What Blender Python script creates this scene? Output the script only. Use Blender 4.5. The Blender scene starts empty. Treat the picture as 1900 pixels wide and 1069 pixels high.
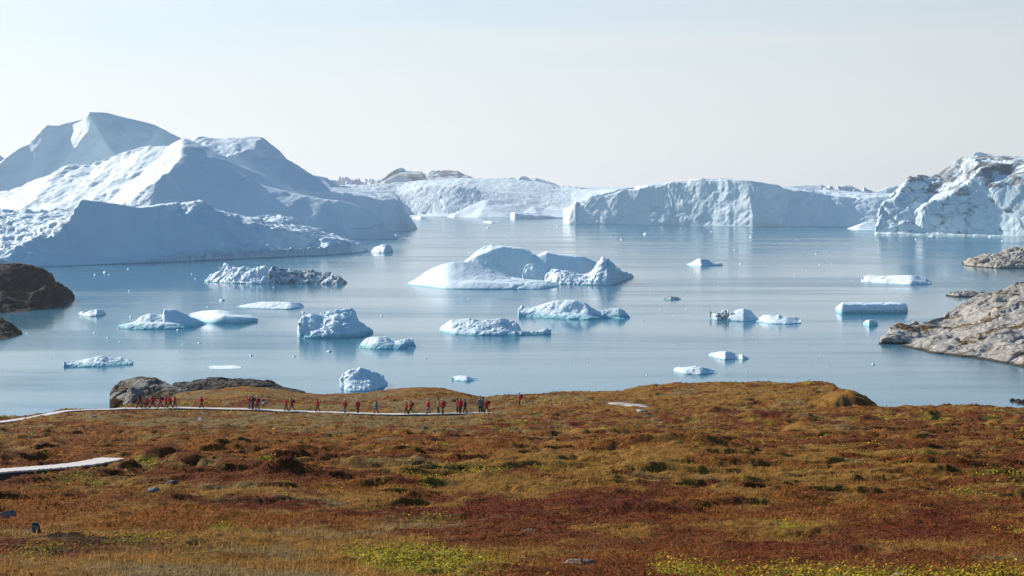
import bpy, bmesh, math, random
import numpy as np
from mathutils import Vector
from mathutils.geometry import delaunay_2d_cdt
random.seed(7); rng = np.random.default_rng(11)
scn = bpy.context.scene
COL = scn.collection
# ------------------------------------------------------------------ camera constants
FOC, CX, HY, H = 2639.0, 950.0, 372.0, 45.0      # focal (px of the 1900 px photo), horizon row, eye height over the sea
KW = FOC * H
SUN_AZ, SUN_EL = math.radians(-49), math.radians(27)      # azimuth from the view axis (+Y), negative = left
def pt(px, py, Y): return ((px - CX) / FOC * Y, Y, H - (py - HY) / FOC * Y)
def wl(px, py): return ((px - CX) / FOC * KW / (py - HY), KW / (py - HY), 0.0)

# ------------------------------------------------------------------ noise
_rs = np.random.RandomState(3)
_P = _rs.permutation(256); _P = np.concatenate([_P, _P, _P])
_G = _rs.normal(size=(256, 3)); _G /= np.linalg.norm(_G, axis=1)[:, None]
_G = _G.astype(np.float32)
def pnoise(x, y, z):
    x = np.asarray(x, np.float32); y = np.asarray(y, np.float32); z = np.asarray(z, np.float32) + np.zeros_like(x)
    xi = np.floor(x).astype(np.int32); yi = np.floor(y).astype(np.int32); zi = np.floor(z).astype(np.int32)
    fx = x - xi; fy = y - yi; fz = z - zi
    u = fx*fx*fx*(fx*(fx*6-15)+10); v = fy*fy*fy*(fy*(fy*6-15)+10); w = fz*fz*fz*(fz*(fz*6-15)+10)
    xi &= 255; yi &= 255; zi &= 255
    def g(a, b, c):
        h = _P[_P[_P[(xi+a) & 255] + ((yi+b) & 255)] + ((zi+c) & 255)]
        gr = _G[h]
        return gr[..., 0]*(fx-a) + gr[..., 1]*(fy-b) + gr[..., 2]*(fz-c)
    x00 = g(0,0,0)*(1-u)+g(1,0,0)*u; x10 = g(0,1,0)*(1-u)+g(1,1,0)*u
    x01 = g(0,0,1)*(1-u)+g(1,0,1)*u; x11 = g(0,1,1)*(1-u)+g(1,1,1)*u
    y0 = x00*(1-v)+x10*v; y1 = x01*(1-v)+x11*v
    return (y0*(1-w)+y1*w) * 1.5
def fbm(x, y, z, oct=4, gain=.5, lac=2.03, ridged=False):
    s = 0; a = 1; t = 0; f = 1.0
    for o in range(oct):
        n = pnoise(x*f + o*17.3, y*f + o*5.1, z*f + o*9.7)
        if ridged: n = 1 - 2*np.abs(n)
        s = s + a*n; t += a; a *= gain; f *= lac
    return s / t
def worley(x, y, z):
    """cell id value and distance to the cell border"""
    xi = np.floor(x).astype(np.int32); yi = np.floor(y).astype(np.int32); zi = np.floor(z).astype(np.int32)
    f1 = np.full(x.shape, 9., np.float32); f2 = f1.copy(); idv = np.zeros(x.shape, np.float32)
    for a in (-1, 0, 1):
        for b in (-1, 0, 1):
            for c in (-1, 0, 1):
                h = _P[_P[_P[(xi+a) & 255] + ((yi+b) & 255)] + ((zi+c) & 255)]; g = _G[h]*.5
                d = (xi+a+.5+g[...,0]-x)**2 + (yi+b+.5+g[...,1]-y)**2 + (zi+c+.5+g[...,2]-z)**2
                m = d < f1; f2 = np.where(m, f1, np.minimum(f2, d)); idv = np.where(m, h/255., idv); f1 = np.where(m, d, f1)
    return idv, np.sqrt(f2)-np.sqrt(f1)
def sstep(a, b, x):
    t = np.clip((x-a)/(b-a), 0, 1); return t*t*(3-2*t)

# ------------------------------------------------------------------ mesh helpers
def tag(o, label=None, cat=None, group=None, kind=None):
    if label: o['label'] = label
    if cat: o['category'] = cat
    if group: o['group'] = group
    if kind: o['kind'] = kind
    return o
def mesh_np(name, V, F, mat, smooth=True, parent=None, colors=None, tri=True):
    me = bpy.data.meshes.new(name)
    V = np.ascontiguousarray(V, np.float32); F = np.ascontiguousarray(F, np.int32)
    k = F.shape[1]
    me.vertices.add(len(V)); me.vertices.foreach_set('co', V.ravel())
    me.loops.add(F.size); me.loops.foreach_set('vertex_index', F.ravel())
    me.polygons.add(len(F)); me.polygons.foreach_set('loop_start', np.arange(0, F.size, k, dtype=np.int32))
    me.polygons.foreach_set('use_smooth', np.full(len(F), smooth))
    if colors is not None:
        at = me.color_attributes.new('veg', 'FLOAT_COLOR', 'POINT')
        c = np.ones((len(V), 4), np.float32); c[:, :3] = colors
        at.data.foreach_set('color', c.ravel())
    me.update(calc_edges=True); me.validate()
    me.materials.append(mat)
    o = bpy.data.objects.new(name, me); COL.objects.link(o)
    if parent: o.parent = parent
    return o
def recentre(o):
    """origin at the thing's base, in its middle"""
    me = o.data; n = len(me.vertices); c = np.empty(n*3, np.float32); me.vertices.foreach_get('co', c); c = c.reshape(-1, 3)
    b = np.array([(c[:,0].min()+c[:,0].max())/2, (c[:,1].min()+c[:,1].max())/2, max(0.0, c[:,2].min())], np.float32)
    c -= b; me.vertices.foreach_set('co', c.ravel()); o.location = b.tolist(); me.update()
    return o
def vnormals(V, F):
    a = V[F[:,1]]-V[F[:,0]]; b = V[F[:,2]]-V[F[:,0]]; n = np.cross(a, b)
    N = np.zeros_like(V)
    for k in range(3): np.add.at(N, F[:,k], n)
    return N / (np.linalg.norm(N, axis=1)[:,None] + 1e-9)
def refine(V, F, L, maxit=12):
    for it in range(maxit):
        E = np.sort(np.concatenate([F[:,[0,1]], F[:,[1,2]], F[:,[2,0]]]), axis=1)
        U, inv = np.unique(E, axis=0, return_inverse=True); inv = inv.reshape(3, -1).T
        ln = np.linalg.norm(V[U[:,0]]-V[U[:,1]], axis=1)
        mark = ln > L
        if not mark.any(): break
        mid = np.full(len(U), -1); mid[mark] = len(V) + np.arange(mark.sum())
        V = np.concatenate([V, (V[U[mark,0]]+V[U[mark,1]])/2])
        m = mid[inv]                                   # mids of edges 01,12,20
        c = (m >= 0).sum(1); out = [F[c == 0]]
        f = F[c == 3]; q = m[c == 3]
        if len(f):
            out += [np.c_[f[:,0],q[:,0],q[:,2]], np.c_[q[:,0],f[:,1],q[:,1]], np.c_[q[:,2],q[:,1],f[:,2]], np.c_[q[:,0],q[:,1],q[:,2]]]
        f = F[c == 1]; q = m[c == 1]
        if len(f):
            k = np.argmax(q >= 0, axis=1); r = np.arange(len(f))
            a, b, d, mm = f[r,k], f[r,(k+1)%3], f[r,(k+2)%3], q[r,k]
            out += [np.c_[a,mm,d], np.c_[mm,b,d]]
        f = F[c == 2]; q = m[c == 2]
        if len(f):
            k = np.argmin(q >= 0, axis=1); r = np.arange(len(f))       # unmarked edge k: a->b
            a, b, d = f[r,k], f[r,(k+1)%3], f[r,(k+2)%3]; mb, ma = q[r,(k+1)%3], q[r,(k+2)%3]
            out += [np.c_[a,b,mb], np.c_[a,mb,ma], np.c_[ma,mb,d]]
        F = np.concatenate(out)
    return V, F
def smooth_mesh(V, F, it, lam=.5):
    E = np.unique(np.sort(np.concatenate([F[:,[0,1]], F[:,[1,2]], F[:,[2,0]]]), axis=1), axis=0)
    deg = np.bincount(E.ravel(), minlength=len(V)).astype(float)[:,None]; deg[deg == 0] = 1
    bd = boundary(F); fix = np.unique(bd.ravel())
    for _ in range(it):
        S = np.zeros_like(V); np.add.at(S, E[:,0], V[E[:,1]]); np.add.at(S, E[:,1], V[E[:,0]])
        N = V + lam*(S/deg - V); N[fix] = V[fix]; V = N
    return V
def boundary(F):
    D = np.concatenate([F[:,[0,1]], F[:,[1,2]], F[:,[2,0]]]); S = np.sort(D, axis=1)
    U, idx, cnt = np.unique(S, axis=0, return_index=True, return_counts=True)
    return D[idx[cnt == 1]]
def skirt(V, F, depth):
    B = boundary(F); ids = np.unique(B.ravel()); mp = {i: len(V)+k for k, i in enumerate(ids)}
    W = V[ids].copy(); W[:,2] = -depth
    V2 = np.concatenate([V, W]); nb = np.vectorize(mp.get)(B)
    F2 = np.concatenate([F, np.c_[B[:,1], B[:,0], nb[:,0]], np.c_[B[:,1], nb[:,0], nb[:,1]]])
    return V2, F2
def roughen(V, F, amp, scl, fine=0.0, fscl=1.0, ridge=0.0, rscl=1.0, seed=0, shore=2.0, mask=None, chip=0., cscl=5., cz=1., groove=.5, cmask=None):
    """vector displacement along normals; fades near the waterline so the foot stays in the sea"""
    N = vnormals(V, F); s = seed*13.7
    x, y, z = V[:,0], V[:,1], V[:,2]
    k = (0.15 + 0.85*sstep(-.5, shore, z))[:,None]
    d = np.stack([fbm(x/scl+s+q, y/scl, z/scl+q, 4) for q in (0, 31.7, 63.1)], 1)*amp
    dd = d*np.array([1, 1, .8])
    mk = 1. if mask is None else np.interp(x/y*FOC+CX, [a for a, _ in mask], [c for _, c in mask])
    if ridge: dd = dd + N*(ridge*mk*fbm(x/rscl+s, y/rscl+9, z/rscl, 4, ridged=True))[:,None]
    if fine: dd = dd + N*(fine*mk*fbm(x/fscl+s, y/fscl+3, z/fscl, 3))[:,None]
    if chip:
        cm = mk if cmask is None else np.interp(x/y*FOC+CX, [a for a, _ in cmask], [c for _, c in cmask])
        wx = [(v/cscl + .35*fbm(x/cscl*1.3+q, y/cscl*1.3+s, z/cscl*1.3, 3)) for q, v in ((3, x+.25*z), (41, y), (77, z*cz-.2*x))]
        iv, ed = worley(*wx); iv2, ed2 = worley(*[w*2.7+7 for w in wx])
        dd = dd + N*(chip*cm*((iv-.5) - groove*np.exp(-ed/.07) + .38*(iv2-.5) - groove*.25*np.exp(-ed2/.10)))[:,None]
    return V + dd*k

def tin(pts, chains=()):
    """pts: list of 3-D points; chains: index chains kept as crease lines"""
    co = [Vector((p[0], p[1])) for p in pts]
    edges = [(c[i], c[i+1]) for c in chains for i in range(len(c)-1)]
    vo, eo, fo, ov, oe, of = delaunay_2d_cdt(co, edges, [], 0, 1e-5)
    P = np.array(pts, float); V = np.zeros((len(vo), 3))
    for i, v in enumerate(vo):
        V[i,:2] = v
        if ov[i]: V[i,2] = P[ov[i][0],2]
        else:
            d = np.hypot(P[:,0]-v[0], P[:,1]-v[1]); w = 1/(d+1e-3)**3; V[i,2] = (w*P[:,2]).sum()/w.sum()
    F = []
    for f in fo:
        f = list(f)
        for k in range(1, len(f)-1): F.append((f[0], f[k], f[k+1]))
    return V, np.array(F)
def polylines(lines):
    """lines: list of lists of 3-D points (shared points are merged) -> pts, chains"""
    pts = []; idx = {}; ch = []
    for l in lines:
        c = []
        for p in l:
            k = (round(p[0], 2), round(p[1], 2))
            if k not in idx: idx[k] = len(pts); pts.append(p)
            c.append(idx[k])
        ch.append(c)
    return pts, ch
def tin_thing(name, mat, lines, L, smooth=2, amp=1., scl=20., fine=0., fscl=3., ridge=0., rscl=10., seed=0, shore=2., depth=6., mask=None, **ck):
    pts, ch = polylines(lines)
    V, F = tin(pts, ch); V[V[:,2] < .001, 2] = -.5
    V, F = refine(V, F, L)
    V = smooth_mesh(V, F, smooth)
    V = roughen(V, F, amp, scl, fine, fscl, ridge, rscl, seed, shore, mask, **ck)
    V, F = skirt(V, F, depth)
    return recentre(mesh_np(name, V, F, mat))
def resample(line, xs):
    a = np.array(line, float); return np.interp(xs, a[:,0], a[:,1])
def floe(name, mat, base, rows, depth, nu=90, nv=36, amp=.35, scl=4., fine=.1, fscl=.8, ridge=0., rscl=2., seed=0, round_=.8, shore=.5, und=3., backh=0.0, **ck):
    """floating ice/rock seen side-on: base = waterline polyline, rows = [(fraction of depth, top profile in photo rows)], last row is the crest"""
    px0, px1 = base[0][0], base[-1][0]
    xs = np.linspace(px0, px1, nu)
    t = (xs-px0)/(px1-px0); tap = np.clip(1-np.abs(2*t-1)**2.6, 0, 1)**.5          # plan tapers at both ends
    kb = np.hanning(max(5, nu//6)|1); kb /= kb.sum(); pb = np.convolve(np.pad(resample(base, xs), len(kb)//2, mode='reflect', reflect_type='odd'), kb, 'valid')
    bx = np.array([wl(a, b) for a, b in zip(xs, pb)])
    Yb = bx[:,1]; L = [bx]
    for fr, prof in rows:
        Y = Yb + depth*fr*(.25+.75*tap)
        py = resample(prof, xs); P = np.stack([(xs-CX)/FOC*Y, Y, H-(py-HY)/FOC*Y], 1)
        P[:,2] = np.maximum(P[:,2], .02); L.append(P)
    last = L[-1]; Yk = Yb + depth*(.35+.65*tap)
    bk = np.stack([(xs-CX)/FOC*Yk, Yk, last[:,2]*backh], 1); L.append(bk)
    fr = [0]+[r[0] for r in rows]+[1.0]
    # resample across rows with rounded shoulders
    vs = np.linspace(0, 1, nv); G = np.zeros((nv, nu, 3))
    fa = np.array(fr); A = np.stack(L)
    for i, v in enumerate(vs):
        k = min(len(fa)-2, np.searchsorted(fa, v, 'right')-1); k = max(k, 0)
        s = (v-fa[k])/(fa[k+1]-fa[k]); G[i] = A[k]*(1-s)+A[k+1]*s
        if k == 0: sz = s**round_; G[i,:,2] = A[0,:,2]*(1-sz)+A[1,:,2]*sz
        if k == len(fa)-2: sz = 1-(1-s)**round_ if backh else s**1.6; G[i,:,2] = A[k,:,2]*(1-sz)+A[k+1,:,2]*sz
    V = G.reshape(-1, 3); i = np.arange((nv-1)*nu).reshape(nv-1, nu)[:,:-1].ravel()
    F = np.concatenate([np.c_[i, i+1, i+nu+1], np.c_[i, i+nu+1, i+nu]])
    V = roughen(V, F, amp, scl, fine, fscl, ridge, rscl, seed, shore, **ck)
    V, F = skirt(V, F, und)
    return recentre(mesh_np(name, V, F, mat))

# ------------------------------------------------------------------ materials
def new_mat(name):
    m = bpy.data.materials.new(name); m.use_nodes = True
    nt = m.node_tree; b = nt.nodes['Principled BSDF']
    return m, nt, b
class NT:
    def __init__(s, nt): s.nt = nt
    def n(s, t, ins=None, **kw):
        nd = s.nt.nodes.new(t)
        for k, v in kw.items(): setattr(nd, k, v)
        for k, v in (ins or {}).items(): s.set(nd.inputs[k], v)
        return nd
    def set(s, i, v):
        if hasattr(v, 'is_output'): s.nt.links.new(v, i)
        else: i.default_value = v
    def math(s, op, a, b=0.0, clamp=False):
        nd = s.n('ShaderNodeMath', operation=op, use_clamp=clamp); s.set(nd.inputs[0], a); s.set(nd.inputs[1], b); return nd.outputs[0]
    def noise(s, vec, scale, detail=4, rough=.5, dist=0):
        nd = s.n('ShaderNodeTexNoise', {'Scale': scale, 'Detail': detail, 'Roughness': rough, 'Distortion': dist}); s.nt.links.new(vec, nd.inputs['Vector']); return nd.outputs['Fac']
    def ramp(s, v, a, b, inv=False):
        nd = s.n('ShaderNodeMapRange', {'From Min': a, 'From Max': b, 'To Min': 1. if inv else 0., 'To Max': 0. if inv else 1.}, interpolation_type='SMOOTHSTEP'); s.nt.links.new(v, nd.inputs['Value']); return nd.outputs['Result']
    def mix(s, f, a, b):
        nd = s.n('ShaderNodeMix', data_type='RGBA'); s.set(nd.inputs['Factor'], f)
        for k, v in ((6, a), (7, b)):
            if isinstance(v, tuple): v = (*v, 1) if len(v) == 3 else v
            s.set(nd.inputs[k], v)
        return nd.outputs[2]
    def mapping(s, vec, sc=(1,1,1), rot=(0,0,0), loc=(0,0,0)):
        nd = s.n('ShaderNodeMapping', {'Scale': sc, 'Rotation': rot, 'Location': loc}); s.nt.links.new(vec, nd.inputs['Vector']); return nd.outputs[0]
def ice_mat(name, size, turq=1.2, dirt=0.0, vein=0.0, streak=.5, tint=(.735, .885, .92), bump=1.0, dirt_top=False, veinrot=(0, .9, .3), bands=0, sss=0.):
    """size = typical metres of the surface features"""
    m, nt, b = new_mat(name); q = NT(nt)
    g = q.n('ShaderNodeNewGeometry'); pos = g.outputs['Position']
    z = q.n('ShaderNodeSeparateXYZ', {0: pos}).outputs[2]
    n1 = q.noise(pos, 1/size, 5, .55); n2 = q.noise(pos, 6/size, 6, .6)
    vert = q.noise(q.mapping(pos, (1, 1, .12)), 2.2/size, 5, .6)
    col = q.mix(q.ramp(n1, .35, .7), tint, (.68, .83, .885))
    col = q.mix(q.math('MULTIPLY', q.ramp(vert, .55, .78), .25), col, (.58, .73, .80))
    if vein or dirt:
        vv = q.mapping(pos, (1/size/3.2, 1/size/3.2, 1/size*.9), veinrot)
        dist = q.n('ShaderNodeTexNoise', {'Scale': 1.1, 'Detail': 5.0}); nt.links.new(vv, dist.inputs['Vector'])
        ad = q.n('ShaderNodeVectorMath', {0: vv}, operation='ADD')
        sc = q.n('ShaderNodeVectorMath', {0: dist.outputs['Color']}, operation='SCALE'); sc.inputs['Scale'].default_value = 1.2
        nt.links.new(sc.outputs[0], ad.inputs[1])
        vo = q.n('ShaderNodeTexVoronoi', {'Scale': .55}, feature='DISTANCE_TO_EDGE'); nt.links.new(ad.outputs[0], vo.inputs['Vector'])
        crack = q.ramp(vo.outputs['Distance'], .0, .018, True)
        msk = q.ramp(q.noise(pos, .35/size, 3), .42, .6)
        col = q.mix(q.math('MULTIPLY', q.math('MULTIPLY', crack, msk), vein), col, (.07, .10, .13))
    if bands:
        sp = q.n('ShaderNodeSeparateXYZ', {0: pos})
        s_ = q.math('SUBTRACT', z, q.math('MULTIPLY', sp.outputs[0], .36))
        s_ = q.math('ADD', s_, q.math('MULTIPLY', q.noise(pos, .9/size, 4, .55), size*1.3))
        fr = q.math('PINGPONG', s_, bands)
        ln = q.math('MULTIPLY', q.ramp(fr, .15, size*.045, True), q.ramp(q.noise(pos, .5/size, 2), .42, .56))
        col = q.mix(q.math('MULTIPLY', ln, .8), col, (.06, .085, .105))
    if dirt:
        dn = q.noise(q.mapping(pos, (1, 1, 1.6), (.2, .6, .3)), 1.1/size, 7, .68, .6)
        lo = .66 - .22*dirt
        top = q.math('MULTIPLY', q.ramp(z, 40, 78), .13) if dirt_top else 0.0
        col = q.mix(q.math('MULTIPLY', q.ramp(q.math('ADD', dn, top), lo, lo+.13), .85), col, (.12, .12, .125))
    if turq:
        zz = q.math('ADD', z, q.math('MULTIPLY', q.math('SUBTRACT', n2, .5), turq*1.6))
        col = q.mix(q.math('MULTIPLY', q.ramp(zz, turq*.25, turq, True), .8), col, (.13, .50, .54))
    nt.links.new(col, b.inputs['Base Color'])
    b.inputs['Roughness'].default_value = .62; b.inputs['IOR'].default_value = 1.31
    b.inputs['Specular IOR Level'].default_value = .35
    if sss: b.inputs['Subsurface Weight'].default_value = sss; b.inputs['Subsurface Radius'].default_value = (.5, 1.0, 1.4); b.inputs['Subsurface Scale'].default_value = 1.0
    h = q.math('ADD', q.math('MULTIPLY', n2, .5), q.math('MULTIPLY', vert, streak))
    h = q.math('ADD', h, q.math('MULTIPLY', q.noise(pos, 22/size, 4, .65), .22))
    bp = q.n('ShaderNodeBump', {'Strength': .55*bump, 'Distance': size*.16}); nt.links.new(h, bp.inputs['Height'])
    nt.links.new(bp.outputs[0], b.inputs['Normal'])
    return m
def rock_mat(name, size=3., light=(.40, .355, .30), dark=(.055, .05, .047), darkness=.5, moss=.5, wet=.8, bumpd=.25, crk=.75):
    m, nt, b = new_mat(name); q = NT(nt)
    g = q.n('ShaderNodeNewGeometry'); pos = g.outputs['Position']
    sep = q.n('ShaderNodeSeparateXYZ', {0: pos}); z = sep.outputs[2]
    nz = q.n('ShaderNodeSeparateXYZ', {0: g.outputs['Normal']}).outputs[2]
    n1 = q.noise(pos, .5/size, 6, .6); n2 = q.noise(pos, 3/size, 6, .65, .4); n3 = q.noise(pos, 14/size, 5, .7)
    st = q.noise(q.mapping(pos, (.35, .35, 1.4), (.5, .6, .2)), 2.2/size, 6, .65, .5)
    dis = q.n('ShaderNodeVectorMath', {0: pos}, operation='ADD'); nz2 = q.n('ShaderNodeTexNoise', {'Scale': .8/size, 'Detail': 4.0}); nt.links.new(pos, nz2.inputs['Vector'])
    scv = q.n('ShaderNodeVectorMath', {0: nz2.outputs['Color']}, operation='SCALE'); scv.inputs['Scale'].default_value = size*1.6
    nt.links.new(scv.outputs[0], dis.inputs[1])
    vo = q.n('ShaderNodeTexVoronoi', {'Scale': .55/size}, feature='DISTANCE_TO_EDGE'); nt.links.new(q.mapping(dis.outputs[0], (.6, 1, 1.5), (.3, .4, .5)), vo.inputs['Vector'])
    crack = q.ramp(vo.outputs['Distance'], .0, .045, True)
    col = q.mix(q.ramp(n3, .3, .7), light, tuple(c*.66 for c in light))
    lo = .72-.42*darkness
    col = q.mix(q.ramp(q.math('ADD', q.math('MULTIPLY', n1, .45), q.math('MULTIPLY', n2, .55)), lo, lo+.12), col, dark)
    col = q.mix(q.math('MULTIPLY', crack, crk), col, (.03, .028, .025))
    if moss:
        mm = q.math('MULTIPLY', q.ramp(q.noise(pos, .4/size, 4), .6-.15*moss, .68-.15*moss), q.ramp(nz, .72, .9))
        col = q.mix(mm, col, q.mix(n3, (.16, .075, .02), (.10, .085, .03)))
    if wet: col = q.mix(q.ramp(q.math('ADD', z, q.math('MULTIPLY', n2, wet)), wet*.9, wet*1.4, True), col, (.05, .045, .035))
    nt.links.new(col, b.inputs['Base Color']); b.inputs['Roughness'].default_value = .9; b.inputs['Specular IOR Level'].default_value = .1
    h = q.math('ADD', q.math('MULTIPLY', n2, .5), q.math('SUBTRACT', q.math('MULTIPLY', st, .8), q.math('MULTIPLY', crack, .6)))
    h = q.math('ADD', h, q.math('MULTIPLY', n3, .25))
    bp = q.n('ShaderNodeBump', {'Strength': .8, 'Distance': size*bumpd}); nt.links.new(h, bp.inputs['Height']); nt.links.new(bp.outputs[0], b.inputs['Normal'])
    return m
def plain_mat(name, col, rough=.8, var=.25, scale=8.):
    m, nt, b = new_mat(name); q = NT(nt)
    tc = q.n('ShaderNodeTexCoord').outputs['Object']
    n = q.noise(tc, scale, 4)
    nt.links.new(q.mix(n, col, tuple(c*(1-var) for c in col)), b.inputs['Base Color']); b.inputs['Roughness'].default_value = rough
    return m
QUICK = 0
HAZE, EXPO, SKYB, SKYA = 0.00005, 0.5, 4.55, 2.65
# ------------------------------------------------------------------ materials in use
I_SMOOTH = ice_mat('smooth_ice', 28., turq=.8, streak=.5, bump=.45)
I_SMOOTH2 = ice_mat('dusted_ice', 34., turq=.8, vein=.3, streak=.5, bump=.6)
I_FAR = ice_mat('far_ice', 45., turq=0, vein=.3, streak=1.0, bump=.9)
I_WALL = ice_mat('ice_wall', 30., turq=1, vein=.25, streak=1.0, bump=.5, tint=(.71, .84, .89))
I_DIRTY = ice_mat('dirty_ice', 22., turq=.8, dirt=.5, vein=.4, bands=34., streak=.6, bump=.5, dirt_top=True, tint=(.62, .76, .81))
I_MID = ice_mat('mid_ice', 7., sss=.3, turq=.45, vein=.2, streak=.3, bump=.6)
I_FLOE = ice_mat('floe_ice', 3., sss=.35, turq=.3, streak=.3, bump=1.0, tint=(.79, .885, .92))
I_TURQ = ice_mat('turquoise_ice', 4., sss=.4, turq=1.9, streak=.4, bump=1.0, tint=(.74, .87, .91))
I_GRIT = ice_mat('gritty_ice', 4., turq=.4, dirt=1.05, vein=.4, streak=.4, bump=1.2)
I_GREY = ice_mat('greyish_ice', 4., turq=1.0, dirt=.12, vein=.5, streak=.4, bump=1.2)
I_CAP = ice_mat('grimy_far_ice', 60., turq=0, vein=.8, dirt=.95, bump=.4, tint=(.60, .68, .70))
I_THIN = ice_mat('thin_floe_ice', 3., turq=0, streak=.3, bump=1.0, tint=(.80, .885, .92))
P, W = pt, wl
def PL(Y, l): return [P(a, b, Y) for a, b in l]
def PP(*l): return [P(*a) for a in l]
def WW(*l): return [W(*a) for a in l]

# ------------------------------------------------------------------ big icebergs
# front berg on the left
lip = PP((-200,478,925), (-120,475,930), (-40,470,940), (20,464,962), (62,451,985), (98,441,1000), (118,425,1018), (132,409,1026), (147,388,1036), (152,370,1046))
rid = PP((152,370,1046), (215,378,1068), (268,386,1090), (300,384,1105), (318,402,1118), (338,406,1122), (352,396,1128), (362,384,1138), (374,375,1146), (388,382,1150), (402,392,1154), (426,404,1160), (437,400,1164), (452,414,1168), (500,424,1176), (560,432,1186), (600,438,1200), (640,448,1216), (668,457,1236), (684,465,1262))
bas = WW((-200,500), (-120,499), (-40,498), (60,497), (160,490), (240,486.5), (330,482.5), (400,480), (480,476.5), (560,472.5), (620,469), (684,465.8))
o = tin_thing('iceberg', I_SMOOTH, [bas, lip, rid,
    PP((132,409,1026), (150,402,1075), (120,396,1110), (60,404,1130), (0,396,1140), (-60,392,1150), (-200,398,1150)),
    PP((300,384,1105), (335,379,1150), (350,390,1160)), PP((268,386,1090), (300,381,1150), (340,379,1190)),
    PP((62,451,985), (60,425,1040), (20,412,1080), (-60,420,1060)),
    PP((374,375,1146), (385,415,1128), (400,440,1110), (430,462,1100)), PP((452,414,1168), (470,440,1145), (500,455,1135), (520,466,1130)),
    PP((600,438,1200), (606,452,1180), (612,462,1170)),
    PP((440,413,1300), (458,408,1310), (490,405,1315), (520,403,1315), (545,407,1320), (560,420,1318), (600,432,1320), (650,449,1300)),
    PP((500,424,1176), (520,418,1240), (545,407,1320)),
    [(-570,1330,0), (-420,1400,0), (-260,1420,0), (-150,1350,0)]],
    3.0, smooth=1, amp=1.7, scl=26., fine=.6, fscl=4., ridge=1.9, rscl=11., seed=1, depth=8, mask=[(-100,1.6),(125,1.5),(150,.35),(270,.3),(310,1.1),(500,1.5),(690,1.6)], chip=1.9, cscl=12, cmask=[(-100,1.2),(120,1.1),(150,.12),(280,.1),(310,.8),(690,1.3)])
tag(o, 'low iceberg in front at the left with a sharp blue cliff and lumpy crest', 'iceberg')
# rubble ice along its right foot
o = floe('ice_rubble', I_FLOE, [(555,471.5),(600,470.8),(650,468.8)], [(.5, [(555,466),(575,464),(600,466),(620,463),(640,465),(650,467)])], 22, amp=1.2, scl=4, ridge=1.0, rscl=3, seed=3)
tag(o, 'thin band of white ice rubble along the foot of the front left iceberg', 'ice rubble')

# the big pyramid berg behind it
crest = PP((-260,380,1880), (-60,366,1900), (0,360,1900), (15,357,1895), (60,336,1880), (90,327,1870), (114,309,1862), (135,304,1856), (160,307,1850), (171,310,1842), (186,305,1840), (210,291,1835), (226,285,1830), (240,286,1822), (266,279,1815), (278,270,1815), (311,271,1800), (322,264,1792), (340,255,1780))
rcr = PP((340,255,1780), (362,264,1776), (385,273,1766), (402,284,1756), (420,296,1744), (436,315,1730), (452,331,1720), (480,341,1711), (520,353,1700), (560,362,1690), (610,370,1679), (650,375,1671), (680,388,1661), (705,410,1652), (722,428,1648), (738,442,1645))
rl = PP((340,255,1780), (339,275,1745), (336,292,1722), (332,312,1695), (314,320,1680), (300,325,1672), (288,338,1662), (283,360,1648), (280,380,1637), (278,410,1630), (272,446.3,1612))
o = tin_thing('iceberg', I_SMOOTH2, [crest, rcr, rl,
    WW((-260,446), (-100,446), (100,446.5), (240,447.5)) + [((272-950)/2639*1625,1625,0), ((400-950)/2639*1614,1614,0), ((480-950)/2639*1618,1618,0), ((560-950)/2639*1624,1624,0), ((650-950)/2639*1632,1632,0), ((700-950)/2639*1638,1638,0), ((722-950)/2639*1641,1641,0)] + WW((739,443.2),),
    PP((171,310,1842), (168,325,1815), (140,345,1780), (128,362,1760)), PP((114,309,1862), (95,332,1825), (90,350,1790)),
    PP((278,270,1815), (268,290,1792), (262,300,1780)), PP((311,271,1800), (300,292,1778), (285,302,1765)),
    PP((226,285,1830), (232,298,1812), (226,305,1803)),
    PP((285,302,1765), (240,340,1735), (200,380,1700), (160,430,1655)), PP((262,300,1780), (215,330,1765), (170,370,1720), (120,430,1660)),
    PP((60,336,1880), (50,360,1820), (30,400,1740)),
    [(-1000,2080,0), (-700,2200,0), (-500,2200,0), (-300,2080,0), (-180,1900,0)]],
    4.4, smooth=1, amp=2.8, scl=40., fine=.9, fscl=7., ridge=2.4, rscl=24., seed=2, depth=8, mask=[(-100,1.0),(255,.8),(300,.25),(700,.2)], chip=1.3, cscl=30, cz=.5, cmask=[(-100,1),(280,.9),(320,.08),(700,.08)])
tag(o, 'pyramid shaped iceberg with a bright sunlit left slope and a smooth blue shaded right face', 'iceberg')

# rear left berg, the highest
cr = PP((-200,330,2330), (-60,312,2340), (0,300,2345), (9,292,2345), (30,280,2345), (51,267,2350), (70,248,2350), (87,232,2350), (105,233,2350), (132,234,2345), (145,230,2340), (155,223,2330), (160,212,2320), (166,207,2310), (189,207,2350), (206,211,2365), (248,222,2380), (270,226,2385), (300,238,2390), (332,253,2400), (380,290,2400), (430,340,2380), (470,380,2360))
o = tin_thing('iceberg', I_SMOOTH, [cr,
    PP((166,207,2310), (172,228,2302), (190,255,2295), (212,285,2290), (235,320,2284), (240,400,2276)),
    PP((155,223,2330), (165,242,2304), (190,255,2295)),
    [(-1050,2275,0), (-800,2275,0), (-600,2270,0), (-500,2272,0), (-400,2300,0)],
    [(-1150,2600,0), (-700,2700,0), (-450,2600,0), (-380,2380,0)]],
    6.0, smooth=2, amp=5, scl=60., fine=.8, fscl=10., ridge=1.2, rscl=40., seed=4, depth=8)
tag(o, 'tallest pale blue iceberg at the far left with a small pointed summit', 'iceberg')
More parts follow.
